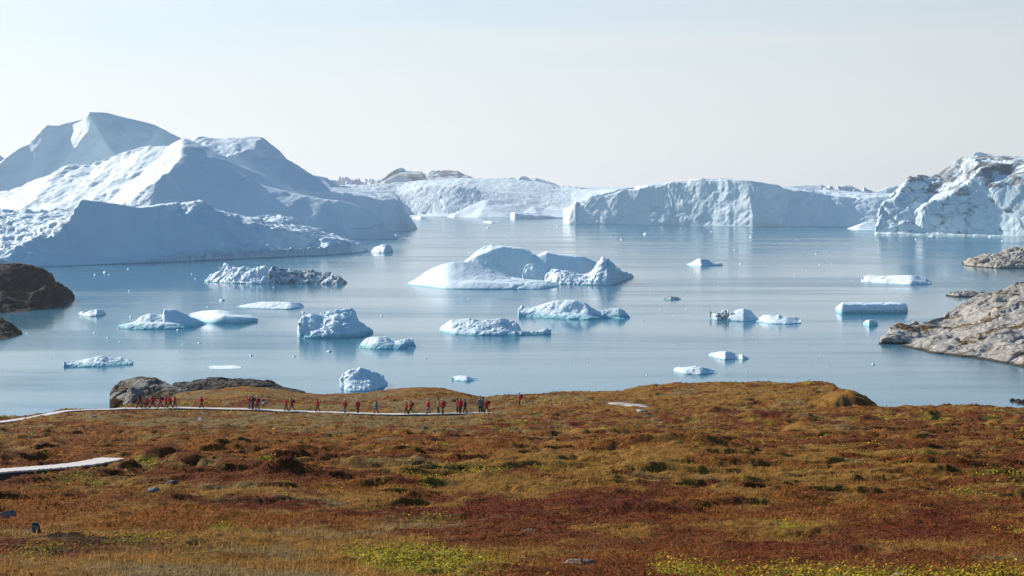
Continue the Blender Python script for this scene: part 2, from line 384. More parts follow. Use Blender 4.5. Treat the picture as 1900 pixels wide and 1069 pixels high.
o = tin_thing('iceberg', I_SMOOTH, [PP((-200,270,2750),(-60,255,2750),(-20,274,2740),(8,293,2730),(40,330,2720)), [(-1300,2650,0),(-1000,2640,0),(-900,2650,0)], [(-1300,2850,0),(-900,2820,0)]], 9, seed=7, amp=3, scl=50)
tag(o, 'blue tip of an iceberg just showing at the left edge behind the tallest one', 'iceberg')

# rear middle berg with flat top and stepped shelf
o = tin_thing('iceberg', I_SMOOTH, [
    PP((330,300,2150), (345,275,2150), (358,260,2155), (366,256,2158), (374,254,2160), (400,255,2160), (440,255,2158), (486,254,2155), (491,262,2152), (495,270,2150), (512,280,2150), (521,282,2150), (533,295,2150), (559,312,2150), (580,325,2152), (606,331,2155), (620,342,2158), (627,349,2150), (664,351,2150), (700,356,2145), (735,362,2135), (740,372,2110), (752,393,2100), (758,415,2095)),
    PP((486,260,2140), (478,263,2132), (472,278,2110), (469,292,2095), (455,308,2072), (442,322,2056), (440,345,2040), (446,400,2000)),
    PP((486,260,2140), (460,262,2142), (430,266,2135), (380,272,2125), (350,290,2110)),
    PP((472,278,2110), (440,283,2095), (412,297,2080), (395,310,2070)),
    PP((380,300,2060),(412,297,2080)), PP((442,322,2056), (425,316,2070), (410,330,2050)),
    PP((627,358,2088), (645,360,2085), (665,363,2082), (700,368,2080), (733,368,2078), (738,378,2072), (740,391,2070), (752,394,2078), (756,403,2080)),
    PP((627,358,2088), (612,349,2110), (606,331,2155)), PP((533,295,2150), (545,350,2058), (560,400,2036)),
    [((a-950)/2639*Y, Y, 0) for a, Y in ((330,1990),(446,2010),(560,2025),(640,2042),(700,2046),(738,2050),(750,2058),(759,2085))],
    [(-520,2400,0), (-350,2450,0), (-200,2400,0), (-150,2260,0)]],
    5., smooth=1, amp=3.2, scl=45., fine=.8, fscl=8., ridge=1.2, rscl=25., seed=5, depth=8, chip=2.2, cscl=30, cmask=[(300,.8),(440,.8),(500,.15),(600,.3),(760,1.2)])
tag(o, 'iceberg with a flat top and a long slope down to a snowy stepped shelf', 'iceberg')
o = floe('growler', I_FLOE, [(725,441.5),(735,442),(743,441)], [(.5, [(725,440),(731,436),(738,435),(743,439)])], 15, nu=30, nv=16, amp=1, scl=4, seed=8)
tag(o, 'small bluish ice chunk at the right tip of the pyramid iceberg', 'ice chunk')
o = floe('growler', I_FLOE, [(690,467.5),(700,469.5),(715,470),(729,469)], [(.5, [(690,466),(696,460),(702,456.5),(710,454),(722,454),(726,461),(729,467)])], 20, nu=50, nv=24, amp=1.3, scl=6, ridge=.5, rscl=4, seed=9)
tag(o, 'small white ice chunk floating off the right tip of the front left iceberg', 'ice chunk')

# ------------------------------------------------------------------ far bergs, middle
o = floe('iceberg', I_FAR, [(560,403.5),(700,403.5),(742,402.5),(830,403),(900,403),(1000,403),(1175,404)],
    [(.10, [(560,398),(742,399),(830,397),(900,394),(1000,396),(1060,392),(1175,392)]), (.25, [(560,362),(620,356),(700,358),(735,362),(780,348),(850,346),(900,356),(980,362),(1060,376),(1100,372),(1175,370)]),
     (.5, [(560,348),(620,343),(700,342),(760,338),(800,334),(872,330),(905,331),(950,332),(1000,338),(1040,348),(1080,352),(1175,352)])], 900, nu=330, nv=110, amp=5, scl=150, fine=1., fscl=16, ridge=2, rscl=70, seed=11, shore=8, chip=2.2, cscl=38, cz=.2, groove=.8, cmask=[(560,1),(880,1),(930,.4),(1175,.6)])
tag(o, 'long fluted white iceberg stretching along the horizon left of centre', 'iceberg')
o = tin_thing('iceberg', I_CAP, [PP((690,345,4700),(707,338,4720),(722,329,4750),(733,322,4780),(738,313,4800),(748,311,4800),(754,317,4800),(783,318,4800),(786,323,4800),(790,322,4800),(797,317,4800),(815,316,4800),(820,319,4800),(824,316,4800),(850,317,4800),(862,323,4800),(876,329,4800),(890,336,4800)),
   PP((715,335,4680),(738,325,4700),(790,333,4690),(850,334,4680),(880,338,4680)),
   [(-500,4560,0),(-250,4600,0),(-80,4600,0)], [(-500,5200,0),(-80,5200,0)]], 12, smooth=0, amp=2, scl=40, fine=.6, fscl=18, ridge=1, rscl=40, seed=12, chip=3, cscl=60, cz=.6)
tag(o, 'blocky flat topped iceberg with dark cracks rising above the long horizon iceberg', 'iceberg')
o = floe('iceberg', I_FAR, [(600,390),(640,390),(720,390)], [(.4, [(600,338),(622,334),(640,328),(652,331),(668,336),(690,333),(705,336),(720,338)])], 500, nu=140, nv=30, amp=8, scl=40, ridge=6, rscl=40, seed=13, shore=8, chip=14, cscl=28, cz=.5)
tag(o, 'jagged pale icebergs on the horizon just right of the stepped shelf', 'iceberg')
o = floe('iceberg', I_FAR, [(900,390),(1000,390),(1080,390)], [(.4, [(900,340),(925,331),(950,330),(965,328),(973,327),(980,330),(1000,333),(1030,342),(1080,349)])], 500, nu=120, nv=30, amp=8, scl=50, ridge=5, rscl=40, seed=14, shore=8, chip=8, cscl=40, cz=.5)
tag(o, 'low pale iceberg crest peeking over the right part of the long horizon iceberg', 'iceberg')
o = tin_thing('iceberg', I_SMOOTH2, [PP((842,397,3790),(860,387,3810),(880,378,3830),(897,371,3840),(908,370,3842),(935,372,3850),(965,377,3850),(990,382,3850),(1010,388,3850),(1050,391,3850),(1075,392,3850)),
   PP((908,370,3842),(901,381,3790),(893,392,3745),(888,401,3720)),
   WW((830,403),(860,403.6),(888,404),(950,404.3),(1000,404.5),(1080,404.5)), [(-150,4000,0),(0,4050,0),(180,4000,0)]], 8, smooth=1, amp=3, scl=40, fine=1, fscl=12, seed=15)
tag(o, 'wedge shaped iceberg with bright left side and blue right face before the long horizon iceberg', 'iceberg')
o = floe('iceberg', I_MID, [(947,405.5),(950,406.5),(1000,406.5),(1045,405.5)], [(.1, [(947,396.5),(952,396),(990,400),(1020,402.5),(1045,404.5)]), (.5, [(947,395.5),(952,393.5),(975,395),(1000,397.5),(1020,400),(1045,404)])], 90, nu=110, nv=40, amp=1.5, scl=20, chip=1.5, cscl=14, seed=16)
tag(o, 'thin flat slab of ice lying in front of the wedge shaped iceberg', 'iceberg')
o = floe('iceberg', I_FAR, [(1030,390),(1080,390),(1240,390)], [(.15, [(1030,352),(1055,347),(1110,351),(1240,352)]), (.5, [(1030,349),(1055,346),(1110,346),(1165,347),(1240,350)])], 700, nu=120, nv=30, amp=5, scl=60, seed=17, shore=8)
tag(o, 'flat low iceberg on the horizon behind the left end of the tabular iceberg', 'iceberg')

# ------------------------------------------------------------------ tabular berg
top = [(1046,390),(1051,386),(1070,373),(1096,365),(1120,363),(1163,350),(1202,345),(1222,345),(1240,347),(1244,339),(1262,338),(1271,339),(1273,343),(1277,336),(1279,335),(1302,332),(1330,335),(1388,335),(1398,343),(1408,347),(1412,341),(1425,341),(1444,343),(1464,353),(1507,355),(1534,363),(1574,368),(1627,366),(1700,366)]
o = tin_thing('iceberg', I_WALL, [
    WW((1050,412.5), (1054,416), (1070,416.3), (1135,416.8), (1255,418.6), (1320,419.6), (1398,421), (1450,421), (1520,421.2), (1600,421.6), (1700,422)),
    [P(a, b, 2760) if a < 1065 else P(a, b, float(np.interp(a, [1070,1255,1320,1398,1450,1600,1700],[2690,2558,2507,2440,2476,2472,2455]))) for a, b in top],
    PP((1070,373,2700), (1071,395,2690), (1072,413,2685)),
    PP((1388,335,2449), (1396,360,2440), (1402,395,2432), (1404,418,2424)),
    PP((1412,341,2443),(1425,380,2430)),
    PP((1244,339,2569),(1241,362,2566)),
    PP((1180,346,2800),(1350,332.5,2700),(1500,353,2650),(1700,362,2620)),
    [(130,2980,0),(400,3100,0),(700,3050,0),(820,2700,0)]],
    5.0, smooth=1, amp=4, scl=45., fine=1.0, fscl=7., ridge=1.4, rscl=24., chip=1.7, cscl=26, cz=.22, groove=.45, seed=21, depth=8, shore=6)
tag(o, 'long flat tabular iceberg with vertical pale blue walls at right of centre', 'iceberg')
o = floe('iceberg', I_FAR, [(1430,392),(1500,392),(1560,392)], [(.4, [(1430,350),(1455,346),(1480,344),(1525,342),(1540,352),(1560,362)])], 400, nu=80, nv=30, amp=3, scl=50, seed=22, shore=8)
tag(o, 'smooth white iceberg hump showing above the right half of the tabular iceberg', 'iceberg')
o = floe('iceberg', I_FAR, [(1520,395),(1560,395),(1665,395)], [(.4, [(1520,362),(1533,352),(1540,347),(1548,353),(1556,345),(1566,344),(1574,347),(1590,350),(1600,354),(1612,353),(1630,360),(1665,364)])], 300, nu=140, nv=36, amp=9, scl=26, ridge=5, rscl=26, seed=23, shore=8, chip=13, cscl=20)
tag(o, 'jagged rubbly white iceberg behind the right end of the tabular iceberg', 'iceberg')
o = floe('iceberg', I_SMOOTH, [(1610,400),(1650,400),(1690,400)], [(.4, [(1610,364),(1628,355),(1645,347),(1662,345),(1690,352)])], 200, nu=60, nv=30, amp=3, scl=40, seed=24, shore=8)
tag(o, 'small blue topped iceberg between the jagged rubble and the dirty striped iceberg', 'iceberg')
o = tin_thing('iceberg', I_SMOOTH, [PP((1590,424,2170),(1596,417,2185),(1607,411.5,2190),(1622,412,2190),(1640,415,2190)), WW((1589,427),(1593,428),(1620,427.5),(1645,427)), [(530,2260,0),(580,2250,0)]], 3, smooth=1, amp=.8, scl=15, fine=.5, fscl=4, seed=25)
tag(o, 'small pale block of ice touching the left foot of the dirty striped iceberg', 'iceberg')

# ------------------------------------------------------------------ dirty striped berg, right
o = tin_thing('iceberg', I_DIRTY, [
    WW((1622,434.6), (1640,434.9), (1660,435), (1690,435.2), (1716,435.8), (1760,436.3), (1840,437.5), (1900,438.7), (1960,440), (2080,443)),
    PP((1818,312,1850), (1803,330,1850), (1790,345,1852), (1770,360,1855), (1752,371,1859), (1730,376,1864), (1711,386,1870), (1713,396,1868), (1722,418,1863), (1724,434,1858)),
    PP((1624,430,1890), (1625,416,1893), (1630,403,1898), (1629,391,1903), (1635,378,1912), (1658,367,1922), (1664,350,1935), (1676,338,1940), (1687,328,1945), (1701,325,1950), (1726,326,1958), (1740,324,1965), (1760,311,1972), (1772,300,1980), (1787,292,1988), (1804,296,1935), (1818,300,1900), (1838,302,1890), (1881,306,1875), (1900,300,1870), (1960,290,1865), (2080,320,1840)),
    PP((1818,312,1850), (1832,338,1838), (1870,336,1822), (1900,322,1812), (1960,310,1792), (2080,330,1737)),
    PP((1701,325,1950), (1722,342,1926), (1726,365,1906), (1716,380,1888), (1711,386,1870)),
    PP((1690,332,1930), (1672,352,1916), (1662,372,1902), (1692,390,1886), (1690,410,1870)),
    PP((1692,390,1886), (1660,398,1896), (1640,408,1892)), PP((1655,414,1885), (1670,398,1892), (1700,392,1884)),
    PP((1760,311,1972), (1752,335,1936), (1738,360,1900)), PP((1787,292,1988), (1778,325,1930), (1764,345,1900)), PP((1804,296,1935), (1797,318,1900)),
    [(560,2150,0), (640,2220,0), (760,2240,0), (890,2200,0)]],
    2.8, smooth=1, amp=2.4, scl=20., fine=.9, fscl=4.5, ridge=1.2, rscl=13., seed=31, depth=8, mask=[(1600,.7),(1715,.9),(1745,.5),(1900,.35)], chip=5.5, cscl=36, cz=.7, groove=.35, cmask=[(1600,.8),(1720,1.),(1780,.8),(1900,.55)], shore=5)
tag(o, 'rugged iceberg at the right edge with dark dirt streaks and diagonal cracks', 'iceberg')
o = tin_thing('iceberg', I_SMOOTH, [PP((1800,300,2300),(1806,292,2305),(1809,283,2310),(1818,281,2312),(1842,287,2315),(1852,293,2315),(1862,300,2315),(1880,312,2310)), [(730,2220,0),(760,2225,0),(810,2230,0)], [(730,2420,0),(810,2420,0)]], 4, smooth=1, amp=1.2, scl=20, fine=.4, fscl=5, seed=32)
tag(o, 'plain blue ice block rising behind the top of the dirty striped iceberg', 'iceberg')
o = tin_thing('iceberg', I_SMOOTH2, [PP((1855,302,2200),(1868,294,2205),(1885,294,2210),(1905,297,2210),(1960,300,2210)), [(730,2120,0),(860,2120,0)], [(730,2320,0),(880,2320,0)]], 5, smooth=1, amp=2, scl=20, fine=.8, fscl=5, seed=33)
tag(o, 'snowy ice ridge behind the dirty striped iceberg at the very right edge', 'iceberg')

# ------------------------------------------------------------------ central berg
root = floe('iceberg', I_MID, [(858,515),(900,516),(1000,516),(1070,516),(1118,513)],
    [(.26, [(858,491),(885,474),(898,470),(913,463),(934,458.5),(968,462),(982,467),(989,475),(1000,475),(1014,469),(1043,473),(1079,478),(1108,490),(1118,500)]),
     (.5, [(858,487),(885,466),(898,458),(913,452.5),(934,455.5),(968,459),(982,464),(989,472),(1000,472),(1014,466),(1043,470),(1079,475),(1108,486),(1118,496)])], 46, nu=170, nv=60, amp=.6, scl=14, chip=.3, cscl=9, seed=41)
tag(root, 'large central iceberg with a smooth white dome, long blue rear wall and lumpy spur', 'iceberg')
def piece(nm, *a, **k):
    o = floe(nm, *a, **k); o.parent = root; o.location = Vector(o.location)-Vector(root.location); return o
piece('ice_dome', I_MID, [(753,529.8),(770,531.5),(795,533.5),(830,536.5),(900,537.3),(1000,536.8),(1022,535.3),(1038,531)],
    [(.1, [(753,529.7),(800,531.5),(832,528),(880,524),(948,526),(1000,529),(1038,530.5)]), (.2, [(753,529.6),(800,526),(832,521),(880,519.5),(948,522),(1000,525),(1038,530)]),
     (.5, [(753,529.5),(770,519),(788,505.5),(805,496.5),(820,490.5),(844,485.5),(861,485.5),(876,489),(909,498),(934,506.5),(948,513.5),(980,518),(1016,521),(1038,529)])], 66, nu=190, nv=80, amp=.35, scl=12, fine=.05, chip=.28, cscl=7, cmask=[(750,.4),(900,.5),(960,1.6),(1040,2)], seed=42)
piece('ice_fin', I_MID, [(970,518.5),(990,519),(1020,519)], [(.3, [(970,510),(978,500),(990,497),(1005,501),(1020,511)]), (.5, [(970,507),(974,494),(982,489.5),(990,489),(1004,495),(1012,501),(1020,509)])], 14, nu=60, nv=40, amp=.3, scl=4, chip=.4, cscl=4, seed=43)
piece('ice_spur', I_FLOE, [(1014,525),(1035,527.5),(1060,528.5),(1100,529.5),(1135,530),(1148,525),(1160,519),(1175,515.5)],
    [(.15, [(1014,517),(1035,514),(1060,518),(1090,520),(1110,512),(1125,506),(1150,512),(1175,514.5)]), (.32, [(1014,512),(1030,504),(1055,509),(1079,515),(1095,511),(1106,497),(1118,489),(1130,492),(1150,508),(1175,513)]),
     (.5, [(1014,510),(1024,502),(1031,500),(1055,503.5),(1079,511),(1095,507),(1103,500),(1110,486),(1117,477),(1126,480),(1132,487),(1144,493),(1152,504),(1165,507),(1175,512)])], 34, nu=150, nv=70, amp=.7, scl=5, fine=.12, chip=1.3, cscl=4.5, ridge=.3, rscl=3, seed=44)
# ------------------------------------------------------------------ floes and bergy bits
def F_(label, mat, base, rows, depth, cat='ice floe', nm='ice_floe', **k):
    q_ = .85 if k['seed'] in (51, 52, 58, 61, 70) else .5
    for n_ in ('chip', 'ridge', 'fine'): k[n_] = k.get(n_, .08)*q_
    return tag(floe(nm, mat, base, rows, depth, **k), label, cat)
F_('lumpy white iceberg whose right end touches a gritty dark one, before the front left iceberg', I_FLOE, [(381,523),(430,526),(470,527.5),(510,527)],
   [(.2, [(381,522),(400,516),(430,514),(470,517),(510,512)]), (.5, [(381,521),(392,510),(409,503),(418,492),(428,493),(440,498),(469,497),(490,496),(506,498),(510,504)])], 26, 'iceberg', 'iceberg', nu=150, nv=60, amp=1.5, scl=7, ridge=0.66, rscl=5, fine=.4, fscl=1.5, chip=1.40, cscl=6.04, seed=51)
o = bpy.context.scene.objects
F_('long lumpy iceberg dark with grit all over, touching its whiter neighbour on the left', I_GRIT, [(500,527),(530,526.5),(600,527.5),(630,529),(643,526)],
   [(.2, [(500,515),(520,510),(560,517),(600,518),(643,525)]), (.5, [(500,505),(506,496),(518,500),(540,500.5),(562,504),(579,502),(591,505.5),(606,503.6),(613,510),(628,513),(643,524.5)])], 22, 'iceberg', 'iceberg', nu=150, nv=60, amp=1.3, scl=6, ridge=0.78, rscl=4, fine=.4, fscl=1.2, chip=1.21, cscl=5.17, seed=52)
F_('flat white floe above the turquoise lumpy iceberg', I_FLOE, [(439,571.5),(500,573.5),(540,574.5),(563,571)], [(.15, [(439,571),(480,569),(540,569),(563,570)]), (.5, [(439,570),(462,564),(486,560),(530,560),(555,561.5),(563,567)])], 22, nu=110, nv=40, amp=.5, scl=5, ridge=0.18, rscl=3, chip=0.46, cscl=4.31, seed=53)
F_('smooth white slab floe tilted over a turquoise waterline, right of the stepped floe', I_TURQ, [(350,594),(372,597),(395,601),(440,602),(478,597)], [(.12, [(350,586),(380,592),(400,590),(415,586),(440,588),(478,592)]), (.5, [(350,582),(375,577),(405,575),(425,578),(440,584),(465,585),(479,589)])], 20, nu=110, nv=40, amp=.3, scl=5, chip=0.04, cscl=4.31, seed=54)
F_('stepped white floe with a raised blue block, left of the smooth slab floe', I_TURQ, [(219,610),(260,611.5),(320,611.5),(360,609),(384,602.5)], [(.15, [(219,606),(260,602),(300,600),(340,602),(384,602)]), (.3, [(219,605.5),(253,597),(300,597),(340,598),(384,601)]), (.5, [(220,605),(253,596),(261,588),(278,581.6),(303,585),(304,573),(323,573),(342,582),(359,590),(384,600.7)])], 24, nu=130, nv=50, amp=.4, scl=3, ridge=0.18, rscl=3, chip=0.37, cscl=2.59, seed=55)
F_('very small lumpy white floe near the dark headland on the left', I_FLOE, [(146,585),(165,587),(182,587),(196,584)], [(.5, [(146,581),(152,577.5),(158,580),(166,578),(180,574),(192,576),(196,581)])], 9, nu=60, nv=26, amp=.4, scl=2.2, ridge=0.18, rscl=2, chip=0.37, cscl=1.90, seed=56)
F_('rumpled white floe with a central hump, lowest on the left', I_GREY, [(118,681.5),(150,681.5),(190,680.5),(246,677)], [(.2, [(118,674),(150,675),(190,672),(246,674)]), (.5, [(118,671),(146,671),(168,665),(191,660),(201,664),(213,665),(225,663),(240,667),(247,673)])], 13, nu=110, nv=44, amp=.4, scl=2., ridge=0.21, rscl=1.6, chip=0.37, cscl=1.72, seed=57)
F_('tall craggy iceberg with a glowing turquoise foot, left of centre', I_TURQ, [(555,627.5),(580,629),(620,629),(660,626.5),(691,620)],
   [(.08, [(555,621),(600,617),(650,612),(691,618)]), (.22, [(555,615),(567,611),(585,611),(603,605),(640,598),(664,602),(680,608),(691,616)]), (.32, [(555,606),(562,598),(580,596),(600,600),(620,592),(640,590),(660,600),(691,615)]), (.55, [(555,600),(557,592),(562,587),(579,582),(601,580),(628,578.5),(645,574),(652,572.5),(659,576),(660.5,592),(676,604),(691,615)])], 32, 'iceberg', 'iceberg', nu=170, nv=90, amp=.8, scl=3.5, ridge=0.51, rscl=2.6, fine=.2, fscl=.7, chip=0.74, cscl=3.01, seed=58)
F_('small white iceberg with two humps just right of the craggy turquoise one', I_TURQ, [(668,645),(700,648.5),(740,648.5),(772,646)], [(.2, [(668,642),(690,636),(720,638),(745,640),(772,645)]), (.5, [(668,643),(674,632),(685,627),(696,623.5),(718,625),(732,636),(749,629.6),(766,627.7),(769,637),(772,644)])], 14, 'iceberg', 'iceberg', nu=110, nv=44, amp=.5, scl=3, ridge=0.18, rscl=2, chip=0.46, cscl=2.59, seed=59)
F_('thin flat sliver of ice in front of the rocks with the hikers', I_THIN, [(385,684.5),(415,685.3),(447,684)], [(.5, [(385,681.5),(400,680.5),(420,681),(435,680),(447,681.5)])], 8, nu=60, nv=20, amp=.12, scl=2, chip=0.02, cscl=1.72, seed=60)
F_('crumbly white and blue iceberg just beyond the shore ridge, above the hikers', I_FLOE, [(634,722),(650,727),(690,727),(719,716)], [(.15, [(634,712),(650,716),(680,714),(719,715)]), (.32, [(633,708),(645,702),(665,702),(690,704),(719,714)]), (.5, [(633,706),(636,694),(645,692),(657,687),(668,682.4),(684,688),(700,694),(710,698),(713,706),(719,714)])], 17, 'iceberg', 'iceberg', nu=120, nv=70, amp=.45, scl=2.2, ridge=0.30, rscl=1.1, fine=.15, fscl=.4, chip=0.42, cscl=1.90, seed=61)
F_('knobbly greyish iceberg with a thin tail of ice to its right, below the central iceberg', I_GREY, [(816,615),(840,620.5),(880,623),(930,623.5),(968,623)],
   [(.15, [(816,611),(840,613),(880,614),(930,613),(968,620)]), (.3, [(816,610),(840,604),(900,604),(930,608),(968,617)]), (.5, [(816,608),(837,594.6),(871,591),(895,595),(929,591.7),(958,597),(965,611),(968,617)])], 20, 'iceberg', 'iceberg', nu=150, nv=60, amp=.5, scl=3, ridge=0.33, rscl=1.8, fine=.15, fscl=.6, chip=0.46, cscl=2.59, seed=62)
F_('thin low tail of ice with a curled tip, right of the knobbly greyish iceberg', I_GREY, [(955,623),(990,622),(1022,620.5)], [(.5, [(955,615),(975,615),(1000,614),(1013.6,609),(1022,609.5)])], 6, nu=60, nv=24, amp=.3, scl=2, ridge=0.12, rscl=1.5, chip=0.28, cscl=1.72, seed=63)
F_('broad white iceberg with scooped blue hollows, right below the central iceberg', I_TURQ, [(962,587.5),(990,589),(1050,592.5),(1095,594),(1120,592)],
   [(.12, [(962,578),(990,582),(1050,584),(1095,587),(1120,588)]), (.3, [(962,576),(987,573),(1015,571),(1060,580),(1095,585),(1120,584)]), (.5, [(962,575),(969,566.5),(987,570.4),(1006,565.6),(1028,558),(1052,556.4),(1086,562),(1098,571.6),(1120,580)])], 24, 'iceberg', 'iceberg', nu=150, nv=60, amp=.7, scl=5, ridge=0.24, rscl=2.6, fine=.15, fscl=.8, chip=0.65, cscl=4.31, seed=64)
F_('rounded white ice knob attached at the right of the broad scooped iceberg', I_TURQ, [(1105,591.5),(1130,591.5),(1150,592),(1169,591)], [(.2, [(1105,585),(1130,586),(1169,590)]), (.5, [(1105,580),(1127,574),(1147,571),(1161,579),(1169,588.6)])], 14, nu=70, nv=36, amp=.5, scl=3, ridge=0.18, rscl=2, chip=0.46, cscl=2.59, seed=65)
F_('small flat white floe floating beyond the shore ridge near the centre', I_FLOE, [(838,706),(865,708.5),(889,706)], [(.5, [(838,700),(850,697),(868,698),(880,702),(889,705)])], 6, nu=60, nv=26, amp=.22, scl=1.5, ridge=0.09, rscl=1, chip=0.20, cscl=1.29, seed=66)
F_('crumpled white floe, lowest one right of centre above the brown ridge', I_FLOE, [(1251,689),(1270,694),(1300,696),(1329,693)], [(.2, [(1251,685),(1290,687),(1329,692)]), (.5, [(1251,683),(1270,682),(1290,679.5),(1310,683),(1329,691)])], 9, nu=90, nv=36, amp=.35, scl=1.8, ridge=0.21, rscl=1.2, chip=0.32, cscl=1.55, seed=67)
F_('bumpy white floe with a smaller floe right beside it', I_FLOE, [(1315,661),(1345,668),(1367,666)], [(.2, [(1315,659),(1345,660),(1367,662)]), (.5, [(1315,657),(1330,653.5),(1350,652.5),(1362,655),(1367,661)])], 8, nu=70, nv=30, amp=.3, scl=1.8, ridge=0.18, rscl=1.2, chip=0.28, cscl=1.55, seed=68)
F_('tiny rounded floe at the right end of the bumpy white floe', I_FLOE, [(1369,666),(1378,668),(1389,666)], [(.5, [(1369,660),(1376,657.5),(1389,664)])], 4, nu=40, nv=20, amp=.15, scl=1.2, chip=0.14, cscl=1.03, seed=69)
F_('blackened broken ice leaning on the left of the white ice dome', I_GRIT, [(1318,591),(1330,594.5),(1352,594)], [(.5, [(1318,577),(1325,580),(1335,582),(1344,575),(1352,574)])], 8, 'iceberg', 'iceberg', nu=60, nv=36, amp=.6, scl=2, ridge=0.36, rscl=1.6, chip=0.56, cscl=1.72, seed=70)
F_('smooth rounded white ice dome beside the blackened ice', I_MID, [(1350,595.5),(1380,597),(1406,596)], [(.15, [(1350,590),(1380,589),(1406,594)]), (.5, [(1350,592),(1356,582),(1368,574.5),(1380,572.3),(1392,576),(1401,585),(1406,592)])], 14, 'iceberg', 'iceberg', nu=70, nv=36, amp=.2, scl=3, chip=0.03, cscl=2.59, seed=71)
F_('flat white floe with a small knob, right of the ice dome', I_MID, [(1402,597),(1430,601),(1460,602),(1486,600.5)], [(.2, [(1402,596),(1440,595),(1486,597)]), (.5, [(1402,594),(1418,584.5),(1440,585.5),(1445,583.5),(1450,587),(1475,588),(1486,594)])], 15, nu=90, nv=36, amp=.3, scl=3, chip=0.28, cscl=2.59, seed=72)
F_('long straight sided blue table of ice in open water towards the right', I_TURQ, [(1552,579),(1558,582.5),(1600,582.5),(1680,582),(1684,577)], [(.12, [(1552,574),(1562,565),(1620,564.5),(1675,564),(1684,568)]), (.5, [(1552,572),(1562,561.5),(1598,561),(1630,562),(1655,560.5),(1680,563),(1685,565)])], 14, 'iceberg', 'iceberg', nu=120, nv=44, amp=.5, scl=4, ridge=0.15, rscl=2, chip=0.46, cscl=3.45, seed=73, round_=.3)
F_('tiny crumbly turquoise tinted ice chunk below the blue ice table', I_TURQ, [(1602,601),(1612,606),(1629,604)], [(.5, [(1602,598),(1610,594),(1620,593),(1626,596),(1629,601)])], 6, nu=46, nv=26, amp=.3, scl=1.4, ridge=.3, rscl=1, seed=74)
F_('long low bright white floe at the right, nearest the small rock islets', I_FLOE, [(1599,523),(1640,526),(1690,529),(1728,528)], [(.12, [(1599,519),(1640,520),(1690,522),(1728,525)]), (.5, [(1599,515),(1612,510.5),(1640,513),(1665,510.5),(1700,512),(1718,515),(1728,524)])], 26, nu=130, nv=40, amp=.6, scl=6, ridge=0.18, rscl=3, chip=0.56, cscl=5.17, seed=75)
F_('low wedge of ice with a flat tail, right of the central iceberg', I_MID, [(1274,492),(1300,494.5),(1341,492.5)], [(.2, [(1274,491),(1300,489),(1341,489)]), (.5, [(1274,491),(1285,486),(1296,480),(1314,482),(1320,487),(1335,487),(1341,490)])], 22, nu=80, nv=36, amp=.5, scl=5, chip=0.46, cscl=4.31, seed=76)
F_('tiny sandy speckled floe right of the broad scooped iceberg', I_GRIT, [(1232,556),(1245,557),(1263,556)], [(.5, [(1232,553),(1240,550.5),(1255,551),(1263,554)])], 8, nu=46, nv=22, amp=.25, scl=1.6, ridge=0.12, rscl=1.4, chip=0.24, cscl=1.38, seed=77)
F_('small floe with a low hump far off, just right of the pyramid iceberg', I_MID, [(764,405.5),(780,406.5),(807,406)], [(.5, [(764,404.5),(776,400.5),(784,402),(790,403.5),(807,404.5)])], 60, nu=46, nv=22, amp=1, scl=8, chip=0.93, cscl=6.90, seed=78)
F_('thin far off strip of ice below the wedge shaped iceberg', I_MID, [(896,413),(912,414),(930,413.5)], [(.5, [(896,411),(905,410),(920,411),(930,412)])], 50, nu=46, nv=22, amp=.8, scl=8, chip=0.74, cscl=6.90, seed=79)
def chunk(px, py, wpx, hpx, seed, label=None):
    b = floe('ice_chunk', I_FLOE, [(px-wpx/2, py), (px, py+.6), (px+wpx/2, py)], [(.5, [(px-wpx/2, py-hpx*.4), (px-wpx*.1, py-hpx), (px+wpx*.2, py-hpx*.8), (px+wpx/2, py-hpx*.2)])], max(1.2, wpx/FOC*KW/(py-HY)*.8), nu=14, nv=10, amp=.12, scl=1., fine=.05, seed=seed, und=1)
    return tag(b, label or 'tiny scrap of white ice adrift on the calm water', 'ice chunk', 'scattered scraps of brash ice')
for i, c in enumerate([(1198,435,9,3),(1394,441,7,2.2),(1153,445,5,2),(412,558,12,3),(611,653,11,3),(1620,513.5,4,1.6),(195,506,8,3),(176,510,5,2),(238,500,5,2),(50,619,5,2),(243,590,6,3),(240,540,4,2),
     (330,613,5,2.5),(385,570,4,2),(466,660,7,2.5),(546,662,8,2),(563,580,7,2.5),(708,587,5,2),(790,665,4,2),(1620,677,7,2.5),(1200,697,4,2),(1375,490,6,1.8),(1035,420,5,1.5),(905,423,5,1.5),(1700,444,5,1.4),(1730,438.8,14,1.6),(1838,439.6,9,1.8),(1860,447,5,1.6),(1530,420,4,1.5),(1320,430,4,1.4),(1135,414,5,1.5),(1475,514,3,1.5),(1580,523,3,1.4),(870,555,3,1.4),(1250,640,3,1.5),(95,665,3,1.6),(370,637,9,1.6),(200,627,6,1.5),(175,618,6,1.6),(223,634,6,1.4)]):
    chunk(*c, 100+i)
rb = random.Random(5)
for i in range(60):
    py_ = 440+250*rb.random()**1.3; chunk(rb.uniform(150, 1600), py_, rb.uniform(2.2, 4.5), rb.uniform(1.0, 1.6), 200+i)

